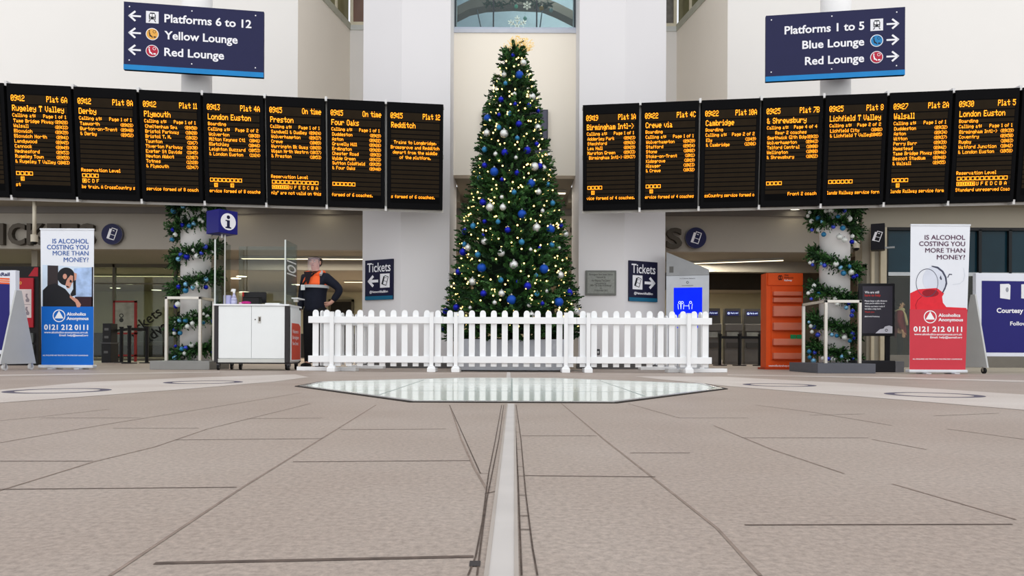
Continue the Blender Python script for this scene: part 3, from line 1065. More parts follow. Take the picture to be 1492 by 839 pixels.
z0 = P(80, 356, 14.95).z
zh = P(80, 326.5, 14.95).z - z0
k = 14.95 / F
tickets([('T', fx(-16), 22 * k), ('I', fx(3), 8 * k), ('C', fx(26), 25 * k), ('K', fx(54), 26 * k), ('E', fx(80), 19 * k), ('T', fx(103), 23 * k), ('S', fx(128), 22 * k)], z0, zh, 'bronze TICKETS letters on the fascia left of the tree', 'TICKETS fascia letters')
z0 = P(980, 361, 14.95).z
zh = P(980, 333, 14.95).z - z0
tickets([('T', fx(842), 23 * k), ('I', fx(860), 8 * k), ('C', fx(881), 25 * k), ('K', fx(909), 26 * k), ('E', fx(934), 19 * k), ('T', fx(957), 23 * k), ('S', fx(982), 23 * k)], z0, zh, 'bronze TICKETS letters on the fascia right of the tree', 'TICKETS fascia letters')


def ticket_icon(g, cx, cz, s, y, line, fill):
    """two overlapping slanted tickets"""
    def rot(px, pz, a=-0.32):
        return (cx + s * (px * math.cos(a) - pz * math.sin(a)), cz + s * (px * math.sin(a) + pz * math.cos(a)))
    back = [rot(-.42, -.62), rot(-.05, -.62), rot(-.05, .52), rot(-.42, .52)]
    front = [rot(-.18, -.55), rot(.42, -.55), rot(.42, .66), rot(-.18, .66)]
    g.poly(back, y - .001, line)
    g.poly(front, y - .002, fill)
    for a, b in zip(front, front[1:] + front[:1]):
        g.stroke([a, b], s * .09, y - .003, line)
    g.stroke([rot(-.1, -.05), rot(.36, -.05)], s * .06, y - .003, line)
    g.stroke([rot(.0, .42), rot(.16, .42)], s * .08, y - .003, line)


for px, py, lab in ((163, 341, 'round navy ticket sign on the fascia beside the left TICKETS letters'), (1014, 346.5, 'round navy ticket sign on the fascia beside the right TICKETS letters')):
    c = P(px, py, 14.93)
    t = thing('round_sign', lab, 'sign', (c.x, 15.0, c.z), group='round ticket signs on the fascia')
    r = 15.5 * 14.9 / F
    g = MB().cyl((0, 0, 0), (0, -.07, 0), r, M('sign_rim', (90, 88, 96), 0.4), 40)
    g.build('casing', t)
    g = MB().disc(0, 0, r * .97, -.071, NAVY(), 40)
    g.build('face', t)
    g = MB()
    ticket_icon(g, 0, 0, r * .85, -.073, SIGNWHITE(), NAVY())
    g.build('pictogram', t)

# Tickets signs on the piers
def tickets_sign(side):
    left = side == 'left'
    if left:
        p0, p1 = Vector((-2.513, 12.4)), Vector((-1.81, 12.0))
    else:
        p0, p1 = Vector((1.82, 12.0)), Vector((2.56, 12.4))
    dv = (p1 - p0).normalized()
    nrm = Vector((dv.y, -dv.x))
    w, h = 0.585, 0.66
    if left:
        a = p0 + dv * 0.085 + nrm * 0.03
    else:
        a = p0 + dv * 0.07 + nrm * 0.03
    z0 = P(558, 437.5, a.y).z if left else P(938, 438.5, a.y).z
    t = thing('tickets_sign', 'dark navy Tickets sign with arrow on the %s pier' % side, 'sign', (a.x, a.y, z0), math.atan2(dv.y, dv.x), 'Tickets signs on the piers')
    box_part('panel', t, (0, w, 0, .028, 0, h), M('tickets_navy', (27, 27, 56), 0.4))
    box_part('teal_stripe', t, (0, w, -.003, .0, 0, .062), M('stripe_teal', (24, 98, 132), 0.5))
    S = SIGNWHITE()
    MB().text('Tickets', w * .5, h * .70, .150, -.002, S, 'CENTER', .01, w * .84).build('text_line', t)
    MB().text('@NetworkRailBhm', w * .5, h * .175, .038, -.002, S, 'CENTER', .02, w * .66).build('text_line', t)
    g = MB()
    cx, cz, d = (w * .30, h * .47, -1) if left else (w * .72, h * .47, 1)
    L = .09
    g.stroke([(cx - d * L, cz), (cx + d * L * .8, cz)], .045, -.002, S)
    g.stroke([(cx + d * .01, cz + .075), (cx + d * L, cz), (cx + d * .01, cz - .075)], .045, -.0025, S)
    g.build('arrow', t)
    g = MB()
    cx = w * .72 if left else w * .29
    g.rect(cx - .10, cx + .10, cz - .115, cz + .115, -.002, S)
    ticket_icon(g, cx, cz, .12, -.003, M('pictogram_dark', (34, 36, 44), 0.6), S)
    g.build('pictogram', t)


tickets_sign('left')
tickets_sign('right')

# stone plaque
a, b = P(853, 430, 11.97), P(898, 394, 11.97)
t = thing('plaque', 'grey engraved stone plaque on the right pier beside the tree', 'plaque', (a.x, 12.0, a.z))
w, h = b.x - a.x, b.z - a.z
g = MB().box(0, w, -.035, 0, 0, h, M('plaque_frame', (112, 114, 110), 0.55, var=0.1))
g.build('frame', t, bevel=0.006)
g = MB().box(.03, w - .03, -.038, -.034, .03, h - .03, M('plaque_stone', (140, 143, 138), 0.6, var=0.12, scale=40))
g.build('tablet', t)
g = MB()
ink = M('engraving', (66, 66, 64), 0.7)
for s, fz, wd, sz in (('Birmingham New Street Station', .80, .76, .030), ('reopened by', .70, .30, .026), ('Her Majesty The Queen', .55, .60, .034), ('accompanied by', .45, .34, .026),
                      ('HRH The Duke of Edinburgh', .36, .68, .030), ('on', .26, .06, .024), ('19 November 2015', .16, .44, .028)):
    g.text(s, w / 2, h * fz, sz, -.039, ink, 'CENTER', .01, w * wd)
g.build('engraving', t)

# security cameras on drop poles
for px, y0, y1, lab in ((50, 291, 357, 'security camera on a pale drop pole at left, before the TICKETS letters'), (1247.5, 300, 366, 'security camera on a pale drop pole behind the right column')):
    Y = 14.45
    b = P(px, y1, Y)
    t = thing('security_camera', lab, 'camera', (b.x, Y, b.z), group='security cameras on drop poles')
    MB().cyl((0, 0, .12), (0, 0, 3.17 - b.z), .035, M('pole_cream', (206, 198, 180), 0.45), 14).build('pole', t, smooth=True)
    MB().cyl((0, 0, .06), (0, 0, .20), .065, M('pole_cream'), 16).build('housing', t)
    MB().sphere((0, 0, .06), .055, M('dome_black', (14, 14, 16), 0.15)).build('dome', t, smooth=True)

# downlights and light strips of the hall, some strips added to brighten it
def downlight(px, py, zc, r, lab, power=0):
    u, v = UV(px, py)
    Y = (zc - H) * F / -v
    x = u / F * Y
    t = thing('downlight', lab, 'ceiling light', (x, Y, zc), group='round ceiling downlights')
    MB().cyl((0, 0, -.012), (0, 0, 0), r * 1.2, M('downlight_rim', (170, 168, 160), 0.4), 20).build('rim', t)
    MB().cyl((0, 0, -.016), (0, 0, -.0121), r, M('lamp_glow', (255, 244, 214), 0.5, emit=6, var=0), 20).build('lamp', t)


for px, py, zc, r, lab in ((345, 298.5, 3.16, .12, 'round downlight in the soffit above the information cube'), (471, 299.5, 3.16, .12, 'round downlight in the soffit left of the left pier'),
                           (1160, 303, 3.16, .12, 'round downlight in the soffit above the orange rack'),
                           (168, 419, 2.35, .16, 'downlight seen through the ticket office glass, leftmost'), (186, 413, 2.35, .16, 'downlight seen through the ticket office glass, second from left'), (228, 422, 2.35, .16, 'downlight seen through the ticket office glass, nearest the left column'),
                           (344, 405, 2.35, .14, 'downlight above the white desk, left one of the upper two'), (352, 402, 2.35, .14, 'downlight above the white desk, right one of the upper two'), (357, 425, 2.35, .2, 'distant downlight above the hand gel on the desk'), (410, 426, 2.35, .2, 'distant downlight beside the desk screen on the right'),
                           (431, 414, 2.35, .14, 'downlight just left of the staff member'), (1077, 402.5, 2.35, .12, 'downlight above the ticket machines'), (1120, 425, 2.35, .12, 'downlight behind the orange rack')):
    downlight(px, py, zc, r, lab)


def light_strip(p0, p1, zc, lab, power=55):
    t = thing('light_strip', lab, 'ceiling light', (p0[0], p0[1], zc - .002))
    d = Vector((p1[0] - p0[0], p1[1] - p0[1], 0))
    L = d.length
    t.rotation_euler = (0, 0, math.atan2(d.y, d.x))
    box_part('housing', t, (0, L, -.08, .08, -.05, 0), M('downlight_rim'))
    box_part('diffuser', t, (.01, L - .01, -.05, .05, -.056, -.049), M('strip_glow', (255, 240, 205), 0.5, emit=2.2, var=0))
    ld = bpy.data.lights.new('hall_light', 'AREA')
    ld.shape = 'RECTANGLE'
    ld.size, ld.size_y = L, .12
    ld.energy = power * L / 3
    ld.color = (1, .93, .78)
    lo = bpy.data.objects.new('hall_light', ld)
    COL.objects.link(lo)
    lo.parent = t
    lo.location = (L / 2, 0, -.07)


def on_ceiling(px, py, zc=2.34):
    u, v = UV(px, py)
    Y = (zc - H) * F / -v
    return (u / F * Y, Y)


light_strip(on_ceiling(352, 374), on_ceiling(560, 375), 2.35, 'long warm ceiling light strip behind the staff member')
light_strip(on_ceiling(985, 382), on_ceiling(1142, 376.5), 2.35, 'long warm ceiling light strip above the ticket machines')
light_strip((-.75, 13.9), (-.25, 13.9), 3.3, 'short ceiling light strip left of the tree', 45)
light_strip((.42, 13.9), (1.0, 13.9), 3.3, 'short ceiling light strip right of the tree', 45)
light_strip((-15, 20.5), (-8, 20.5), 2.35, 'added ceiling light strip that brightens the glazed ticket office', 260)  # added strip, stands in for the light of the office downlights
light_strip((-5, 22), (-1, 22), 2.35, 'added ceiling light strip that brightens the depth of the ticket hall', 200)  # added strip, lifts the dark back wall of the hall
light_strip((3.5, 23), (7.2, 23), 2.35, 'added ceiling light strip that brightens the space behind the ticket machines', 150)  # added strip, only there to light the machines' surroundings
light_strip((8.2, 16.4), (12.5, 16.4), 2.35, 'added ceiling light strip that brightens the shop at right', 150)  # added strip, lights the otherwise dark shop and the person in it
light_strip((.35, 14.2), (1.35, 14.2), 8.3, 'white ceiling lamp in the room behind the window above the tree', 160)
# ================================================================== STANDING THINGS
# ---------------------------------------------------------------- picket fence
FW = M('fence_white', (246, 248, 250), 0.4, var=0.01)
PK = MB().prism([(-.040, .075), (.040, .075), (.040, .795), (.034, .815), (.022, .830), (0, .836), (-.022, .830), (-.034, .815), (-.040, .795)], -.011, .011, FW)


def fence_panel(label, loc, rz, n, sp, x0, rails, posts, foot):
    """rails = (x start, x end); posts = x positions; pickets run from x0 at spacing sp"""
    t = thing('picket_fence_panel', label, 'fence', loc, rz, 'white picket fence panels around the tree')
    first = None
    for i in range(n):
        if first is None:
            first = PK.build('picket', t, bevel=0.002)
            o = first
        else:
            o = first.copy()
            COL.objects.link(o)
            o.parent = t
        o.location = (x0 + i * sp, 0.013, 0)
    for z0, z1 in ((.655, .745), (.125, .215)):
        box_part('rail', t, (rails[0], rails[1], -.034, .0, z0, z1), FW, 0.003)
    for x in posts:
        g = MB()
        g.box(x - .025, x + .025, -.086, -.036, .06, .80, FW)
        g.box(x - .03, x + .03, -.09, -.034, .80, .806, FW)
        g.prism([(x - .055, .055), (x + .055, .055), (x + .025, .09), (x - .025, .09)], -.10, -.03, FW)
        g.build('post', t, bevel=0.003)
        g = MB()
        g.box(x - .055, x + .055, (-.45 if x < .8 else -.30) if foot else -.12, (.45 if x < .8 else .30) if foot else .22, 0, .055, FW)
        g.build('foot', t, bevel=0.006)


s10 = F / 10.0


def fxw(px, Y=10.0):
    return UV(px, 500)[0] / F * Y


def front_panel(label, c0, c1, r0, r1, posts):
    base = fxw((r0 + r1) / 2)
    fence_panel(label, (base, 10.0, 0), 0, 12, (fxw(c1) - fxw(c0)) / 11, fxw(c0) - base, (fxw(r0) - base, fxw(r1) - base), [fxw(p) - base for p in posts], False)


front_panel('white picket fence panel in front of the tree, left one of the front three', 459.6, 638.0, 450, 645.3, (485, 629.5))
front_panel('white picket fence panel directly in front of the tree, middle of the front three', 655.5, 831.2, 645.6, 839.8, (664.5, 824))
front_panel('white picket fence panel in front of the tree, right one of the front three', 849.2, 1027.8, 840.1, 1036.3, (856.5, 1002))
for s, lab in ((-1, 'white picket fence panel running back from the left front corner'), (1, 'white picket fence panel running back from the right front corner')):
    ang = math.atan2(1.75, -s * .42)
    fence_panel(lab, (s * 2.63, 10.10, 0), ang, 11, .155, .10, (.03, 1.78), (.24, 1.52), True)

# ---------------------------------------------------------------- christmas tree
TREE_Y, TREE_X = 11.2, 0.0
SIL = [(78, .16), (90, .20), (100, .24), (140, .375), (180, .43), (210, .52), (240, .585), (280, .65), (315, .77), (345, .81), (390, .86), (420, .94), (445, 1.03), (475, 1.06), (490, .98)]
ZR = sorted([(H + (510 - y) * TREE_Y / F, r) for y, r in SIL])


def tree_r(z):
    if z <= ZR[0][0]:
        return ZR[0][1]
    for (a, ra), (b, rb) in zip(ZR[:-1], ZR[1:]):
        if z <= b:
            return ra + (rb - ra) * (z - a) / (b - a)
    return max(0.05, ZR[-1][1] * (1 - (z - ZR[-1][0]) / .25))


GREENS = [M('needle_dark', (24, 54, 26), 0.6, var=0.2, scale=9), M('needle_mid', (46, 86, 38), 0.6, var=0.2, scale=9), M('needle_light', (74, 116, 64), 0.6, var=0.2, scale=9)]


def sprig(mb, base, d, L, n, nl, wd, rng, mats):
    d = d.normalized()
    u = d.orthogonal().normalized()
    w = d.cross(u)
    mt = mats[rng.choices((0, 1, 2), (5, 4, 2))[0]]
    sag = Vector((0, 0, -0.10 * L))
    for i in range(n):
        t = (i + rng.random()) / n
        p = base + d * (L * t) + sag * t * t
        a = rng.random() * 2 * PI
        rad = u * math.cos(a) + w * math.sin(a)
        k = 0.5 + 0.6 * t
        nd = (rad * (1.0 - .35 * t) + d * k).normalized()
        tip = p + nd * nl * rng.uniform(.7, 1.1) * (1 - .25 * t)
        sd = nd.cross(rad)
        sd = sd.normalized() if sd.length > 1e-4 else w
        o = len(mb.v)
        mb.v += [tuple(p - sd * wd * .5), tuple(p + nd * nl * .55 - sd * wd * .62), tuple(tip), tuple(p + nd * nl * .55 + sd * wd * .62), tuple(p + sd * wd * .5)]
        mb.f.append([o, o + 1, o + 2, o + 3, o + 4])
        mb.mi.append(mb.m(mt))


rng = random.Random(11)
tree = thing('christmas_tree', 'tall decorated green Christmas tree behind the white picket fence', 'christmas tree', (TREE_X, TREE_Y, 0))
MB().cyl((0, 0, .30), (0, 0, 4.9), .07, M('trunk_brown', (70, 52, 38), 0.8), 12, r2=.02).build('trunk', tree)
g = MB()
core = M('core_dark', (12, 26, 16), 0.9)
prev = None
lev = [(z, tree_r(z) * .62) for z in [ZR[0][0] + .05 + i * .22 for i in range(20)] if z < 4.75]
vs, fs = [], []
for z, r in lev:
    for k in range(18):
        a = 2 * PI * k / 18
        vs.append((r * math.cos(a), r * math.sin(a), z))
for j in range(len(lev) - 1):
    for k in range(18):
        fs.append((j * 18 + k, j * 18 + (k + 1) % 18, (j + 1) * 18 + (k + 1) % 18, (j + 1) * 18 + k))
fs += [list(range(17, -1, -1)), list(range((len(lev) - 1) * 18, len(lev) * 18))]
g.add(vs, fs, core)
zlo, zhi = .50, 4.92
cnt = 0
while cnt < 2600:
    z = rng.uniform(zlo, zhi)
    R = tree_r(z)
    if rng.random() > (R + .12) / 1.2:
        continue
    a = rng.uniform(0, 2 * PI)
    if math.sin(a) > .35 and rng.random() < .6:
        continue
    L = rng.uniform(.16, .30) * (0.55 + .45 * min(1, R / .6))
    out = Vector((math.cos(a), math.sin(a), rng.uniform(.0, .55)))
    out += Vector((rng.uniform(-.45, .45), rng.uniform(-.45, .45), 0))
    rr = R * rng.uniform(.86, 1.04) - L * .78
    b = Vector((math.cos(a) * max(rr, .02), math.sin(a) * max(rr, .02), z - .06))
    sprig(g, b, out, L, 24, .060, .016, rng, GREENS)
    cnt += 1
for i in range(30):
    a = rng.uniform(0, 2 * PI)
    b = Vector((.05 * math.cos(a), .05 * math.sin(a), rng.uniform(4.7, 4.84)))
    sprig(g, b, Vector((math.cos(a), math.sin(a), 1.0)), .14, 22, .045, .012, rng, GREENS)
g.build('foliage', tree)

# planter under the tree
t = thing('planter_box', 'pale grey square planter box under the Christmas tree', 'planter', (0, TREE_Y, 0))
pl_, pr_ = P(668, 520, 10.42).x, P(830, 520, 10.42).x
g = MB()
pm = M('planter_silver', (206, 210, 218), 0.35, 0.15, var=0.02)
g.box(pl_, pr_, -.78, .78, 0.012, .455, pm)
g.build('box', t, bevel=0.01)
box_part('soil', t, (pl_ + .03, pr_ - .03, -.75, .75, .45, .47), M('soil_dark', (34, 28, 24), 0.9))
box_part('base_strip', t, (pl_ - .02, pr_ + .02, -.79, .79, 0, .014), BLACK())

# topper
p = P(755, 68, TREE_Y)
t = thing('tree_topper', 'glittering pale gold starburst topper on the Christmas tree', 'tree topper', (p.x, TREE_Y, p.z - .12))
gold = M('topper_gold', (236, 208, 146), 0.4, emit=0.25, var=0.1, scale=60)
rng = random.Random(5)
g, d = MB(), MB()
for i in range(64):
    a = rng.uniform(-1.25, 1.15)
    yy = rng.uniform(-.5, .5)
    L = rng.uniform(.15, .30)
    e = Vector((math.sin(a), yy * .6, math.cos(a))).normalized() * L
    g.cyl((0, 0, 0), e, .0034, gold, 4)
    for q in (.55, .78, 1.0):
        d.sphere(tuple(e * q), .0085, gold, 6, 4)
for k, (cx, cz, r) in enumerate(((.10, .14, .10), (-.03, .20, .085), (.03, .12, .08))):
    for i in range(60):
        e = Vector((rng.gauss(0, 1), rng.gauss(0, 1), rng.gauss(0, 1))).normalized() * r
        d.sphere((cx + e.x, e.y, cz + e.z), .0095, gold, 6, 4)
g.build('wire', t)
d.build('glitter', t)

# baubles on the tree, from the top down: x, y, radius (px of the crops), kind
CR1 = [(397, 188, 9, 'c'), (442, 222, 14, 's'), (425, 277, 17, 'b'), (355, 275, 12, 's'), (362, 315, 9, 't'), (403, 364, 9, 's'), (481, 376, 16, 's'), (342, 388, 12, 'c'), (406, 409, 9, 'c'), (468, 415, 10, 'c'), (509, 440, 9, 'c'), (382, 452, 10, 't'), (333, 457, 8, 'c'), (282, 474, 17, 'b'), (423, 499, 14, 'c'), (508, 515, 14, 's'), (332, 515, 11, 't'), (278, 541, 15, 's'), (356, 543, 18, 's'), (415, 563, 10, 't'), (503, 590, 10, 'c'), (461, 618, 16, 'c'), (267, 615, 12, 't'), (359, 628, 15, 'c'), (409, 651, 8, 's'), (317, 635, 10, 's'), (557, 640, 11, 's'), (267, 686, 12, 'c'), (493, 692, 18, 's'), (517, 689, 13, 'c'), (535, 698, 12, 's'), (311, 715, 18, 'b'), (415, 720, 12, 'c'), (346, 750, 9, 'c'), (244, 742, 9, 't'), (478, 768, 17, 'b'), (554, 772, 10, 't'), (511, 806, 13, 's'), (401, 808, 11, 't'), (345, 830, 9, 's')]
CR2 = [(597, 180, 12, 't'), (270, 176, 16, 'c'), (303, 200, 18, 's'), (364, 200, 15, 's'), (550, 216, 9, 's'), (454, 232, 19, 'b'), (277, 266, 10, 'c'), (341, 268, 11, 't'), (224, 288, 13, 't'), (386, 306, 14, 'c'), (522, 296, 18, 's'), (588, 303, 19, 'b'), (636, 285, 11, 'c'), (655, 325, 16, 's'), (186, 314, 15, 'c'), (270, 332, 9, 'c'), (452, 363, 13, 't'), (277, 360, 15, 's'), (494, 398, 8, 's'), (536, 390, 8, 'c'), (594, 376, 12, 't'), (627, 390, 9, 's'), (200, 390, 14, 's'), (183, 373, 11, 't'), (177, 410, 17, 'c'), (246, 422, 13, 't'), (356, 415, 16, 's'), (415, 470, 19, 's'), (264, 484, 20, 'b'), (557, 490, 20, 'b'), (520, 520, 9, 't'), (155, 503, 14, 'c'), (633, 518, 16, 's'), (354, 542, 12, 't'), (433, 549, 8, 'c'), (221, 550, 17, 's'), (480, 570, 17, 'c'), (570, 594, 8, 's'), (272, 605, 15, 'c'), (358, 605, 15, 's'), (524, 607, 11, 't'), (404, 635, 21, 'b'), (627, 645, 20, 'b'), (675, 600, 16, 'c'), (549, 652, 10, 'c'), (487, 660, 10, 's'), (325, 648, 10, 's'), (145, 670, 15, 'c'), (95, 688, 14, 'c'), (210, 672, 8, 's'), (706, 690, 17, 's'), (498, 705, 14, 's'), (80, 775, 9, 'c')]
TB = [(620 + x / 3.107, 20 + y / 3.107, r / 3.107, k) for x, y, r, k in CR1] + [(620 + x / 3.227, 240 + y / 3.227, r / 3.227, k) for x, y, r, k in CR2]
BM_ = {'c': M('bauble_cobalt', (26, 36, 168), 0.18, 0.55, var=0.05), 'b': M('bauble_matt_blue', (20, 74, 170), 0.42, 0.25, var=0.05),
       's': M('bauble_silver', (214, 216, 214), 0.25, 0.55, var=0.22, scale=40), 't': M('bauble_steel_blue', (52, 124, 168), 0.35, 0.3, var=0.05),
       'l': M('bauble_ice_blue', (128, 186, 222), 0.25, 0.4, var=0.08), 'w': M('bauble_white', (226, 230, 226), 0.35, 0.15, var=0.08, scale=40), 'v': M('bauble_royal', (66, 84, 206), 0.22, 0.4, var=0.05)}
NAMES = {'c': 'glossy cobalt', 'b': 'matt mid blue', 's': 'silver patterned', 't': 'steel blue', 'l': 'ice blue', 'w': 'white frosted', 'v': 'royal blue'}
CAPM = M('bauble_cap', (170, 170, 170), 0.4, 0.6)
ORD = ['first', 'second', 'third', 'fourth', 'fifth', 'sixth', 'seventh', 'eighth', 'ninth', 'tenth', 'eleventh', 'twelfth', 'thirteenth', 'fourteenth', 'fifteenth', 'sixteenth', 'seventeenth', 'eighteenth', 'nineteenth', 'twentieth'] + ['twenty-' + q for q in ('first', 'second', 'third', 'fourth', 'fifth', 'sixth', 'seventh', 'eighth', 'ninth')] + ['thirtieth'] + ['thirty-' + q for q in ('first', 'second', 'third', 'fourth', 'fifth', 'sixth', 'seventh', 'eighth', 'ninth')]
BALL = {}


def bauble(c, r, kind, label, group, cap=True):
    if kind not in BALL:
        m_ = MB().sphere((0, 0, 0), 1.0, BM_[kind], 18, 12)
        o = m_.build('bauble', smooth=True)
        k_ = MB().cyl((0, 0, .93), (0, 0, 1.22), .22, CAPM, 10)
        k_.sphere((0, 0, 1.26), .10, CAPM, 8, 6)
        q = k_.build('cap', o)
        BALL[kind] = (o.data, q.data)
    else:
        o = bpy.data.objects.new('bauble', BALL[kind][0])
        COL.objects.link(o)
        q = bpy.data.objects.new('cap', BALL[kind][1])
        COL.objects.link(q)
        q.parent = o
    o.location = c
    o.scale = (r, r, r)
    tag(o, label, 'bauble', group)
    return o


def bigness(r):
    return 'large' if r > 4.7 else 'medium' if r > 3.3 else 'small'


seen = {}
for px, py, r, k in sorted(TB, key=lambda b: b[1]):
    Y = TREE_Y
    for it in range(4):
        q = P(px, py, Y)
        R = tree_r(q.z) * 1.0
        dx = q.x - TREE_X
        Y = TREE_Y - math.sqrt(max(R * R - dx * dx, (0.22 * R) ** 2)) + r * Y / F * .3
    q = P(px, py, Y)
    key = (bigness(r), k)
    seen[key] = seen.get(key, 0) + 1
    bauble(q, r * Y / F * 1.08, k, '%s %s bauble, %s of its kind from the top of the Christmas tree' % (bigness(r), NAMES[k], ORD[seen[key] - 1]), 'baubles on the Christmas tree')

# string of warm lights
t = thing('string_lights', 'string of small warm white lights wound around the Christmas tree', 'string lights', (TREE_X, TREE_Y, 0))
rng = random.Random(21)
pts, bulbs = [], []
turns = 24
N = 1500
for i in range(N):
    q = i / N
    z = .62 + (4.82 - .62) * (1 - (1 - q) ** 1.0)
    a = 2 * PI * turns * q
    R = tree_r(z) * .86
    pts.append((R * math.cos(a), R * math.sin(a), z + .04 * math.sin(a * 5.3)))
warm = M('bulb_glow', (255, 216, 132), 0.4, emit=4.0, var=0)
g = MB().tube(pts[::2], .003, M('wire_green', (22, 46, 28), 0.7), 4)
g.build('wire', t)
first = None
rest = MB()
k = 0
cand = []
while len(cand) < 520:
    z = rng.uniform(.60, 4.75)
    R = tree_r(z)
    if rng.random() > (R + .1) / 1.1:
        continue
    a = rng.uniform(-PI * 1.08, PI * .08)
    rr = R * rng.uniform(.80, 1.0)
    cand.append((rr * math.cos(a), rr * math.sin(a), z))
bm = MB().sphere((0, 0, 0), .0125, warm, 8, 6)
for i, c in enumerate(cand):
    if i < 100:
        if first is None:
            o = first = bm.build('bulb', t, smooth=True)
        else:
            o = first.copy()
            COL.objects.link(o)
            o.parent = t
        o.location = c
    else:
        rest.sphere(c, .0125, warm, 8, 6)
o = rest.build('bulb_cluster', t, smooth=True)
o['kind'] = 'stuff'

# ---------------------------------------------------------------- garlands on the columns
def garland(side, cx, passes, rising):
    t = thing('garland', 'green fir garland with blue and white baubles wound around the %s column' % side, 'garland', (cx, 11.65, 0))
    rng = random.Random(7 if rising else 8)
    zs = [P(CX + (cx * F / 11.65), y, 11.65).z for y in passes]
    g = MB()
    n = len(zs)
    R = .226 + .055
    i = -.35
    pts = []
    while i < n - 1 + .42:
        k = min(max(int(math.floor(i)), 0), n - 2)
        f = i - k
        z = zs[k] + (zs[k + 1] - zs[k]) * f
        a = 2 * PI * i
        s = -1 if rising else 1          # going down from right to left at the front, or from left to right
        pts.append(Vector((s * R * math.sin(a), -R * math.cos(a), z)))
        i += 0.007
    g.tube([tuple(p) for p in pts[::3]], .02, M('needle_dark'), 5)
    for p in pts:
        rad = Vector((p.x, p.y, 0)).normalized()
        for q in range(3):
            d = rad * rng.uniform(.1, 1.0) + Vector((rng.uniform(-.9, .9), rng.uniform(-.5, .5), rng.uniform(-1.0, 1.0)))
            L = rng.uniform(.08, .19)
            sprig(g, p + rad * .01, d, L, 11, .048, .015, rng, GREENS)
    g.build('foliage', t)


garland('left', CLX, [297, 305, 329, 371, 413, 468, 513], True)
garland('right', CRX, [297, 305, 327, 388, 433, 478, 516], False)

GL1 = [(173, 72, 20, 'l'), (216, 95, 18, 'w'), (369, 98, 26, 'w'), (84, 110, 26, 't'), (328, 195, 20, 'w'), (355, 213, 16, 'w'), (272, 232, 20, 'l'), (229, 252, 22, 't'), (164, 245, 21, 'c'), (80, 288, 22, 'c'), (98, 335, 20, 'w'), (68, 380, 20, 't'), (380, 449, 24, 'v'), (268, 483, 17, 'w'), (344, 508, 19, 'v'), (450, 495, 20, 'w'), (151, 520, 20, 'v'), (206, 542, 28, 'c'), (300, 537, 24, 'w'), (128, 562, 22, 'l'), (388, 756, 22, 'l'), (198, 800, 22, 'l'), (304, 805, 28, 'w'), (131, 824, 22, 'c'), (262, 832, 20, 'l'), (388, 828, 20, 'c')]
GL2 = [(376, 82, 24, 't'), (305, 208, 24, 'w'), (288, 226, 20, 'c'), (322, 352, 20, 'l'), (374, 354, 21, 't'), (278, 380, 18, 'w'), (437, 380, 20, 'w'), (392, 408, 21, 'w'), (276, 436, 17, 'v'), (326, 467, 20, 't'), (274, 468, 16, 'w'), (538, 294, 14, 'w'), (573, 316, 18, 'w'), (536, 374, 16, 't'), (618, 360, 18, 'v'), (430, 580, 19, 'w'), (341, 611, 20, 't'), (380, 600, 20, 'v'), (285, 585, 14, 'c'), (365, 653, 18, 'w'), (281, 688, 24, 'l'), (618, 640, 18, 'c')]
GB_L = [(240 + x / 6.45, 290 + y / 6.45, r / 6.45, k) for x, y, r, k in GL1] + [(210 + x / 6.215, 410 + y / 6.215, r / 6.215, k) for x, y, r, k in GL2]
GR1 = [(258, 84, 20, 'w'), (309, 76, 27, 'w'), (440, 80, 19, 'v'), (377, 138, 20, 't'), (184, 156, 26, 't'), (486, 160, 27, 'w'), (117, 184, 22, 'w'), (222, 188, 20, 'l'), (100, 98, 15, 'w'), (82, 132, 16, 'w'), (331, 236, 21, 'v'), (423, 250, 25, 't'), (188, 266, 22, 'w'), (121, 268, 17, 'v'), (236, 312, 23, 't'), (390, 336, 27, 'w'), (440, 366, 25, 'w'), (517, 330, 19, 'w'), (511, 384, 21, 'c'), (540, 388, 14, 'w'), (102, 590, 16, 'w'), (136, 582, 15, 'w'), (128, 610, 16, 'v'), (212, 598, 16, 'l'), (245, 615, 22, 'v'), (355, 603, 27, 'w'), (402, 638, 22, 'l'), (487, 626, 20, 't'), (430, 692, 25, 't'), (504, 682, 27, 'w'), (554, 716, 20, 'c'), (528, 728, 19, 'c'), (142, 815, 20, 'w')]
GR2 = [(228, 84, 18, 'w'), (196, 103, 16, 'w'), (290, 107, 20, 't'), (222, 152, 14, 'v'), (430, 150, 17, 'w'), (447, 196, 19, 'w'), (551, 190, 17, 'c'), (527, 229, 18, 'l'), (582, 258, 18, 'v'), (575, 298, 18, 'v'), (201, 355, 12, 'l'), (218, 390, 16, 'w'), (248, 398, 18, 'v'), (228, 440, 16, 'w'), (279, 465, 21, 'v'), (402, 466, 17, 'l'), (445, 474, 17, 't'), (511, 491, 22, 'w'), (581, 455, 19, 'v'), (592, 495, 15, 'c'), (558, 520, 16, 't'), (252, 620, 17, 'v'), (203, 612, 18, 't'), (208, 663, 17, 't'), (242, 692, 22, 'l'), (322, 670, 17, 'w'), (372, 674, 17, 'v'), (412, 680, 19, 'w'), (491, 656, 18, 'l'), (551, 625, 17, 'w'), (545, 694, 18, 'w'), (588, 676, 12, 'v')]
GB_R = [(1165 + x / 6.716, 295 + y / 6.716, r / 6.716, k) for x, y, r, k in GR1] + [(1145 + x / 5.993, 410 + y / 5.993, r / 5.993, k) for x, y, r, k in GR2]
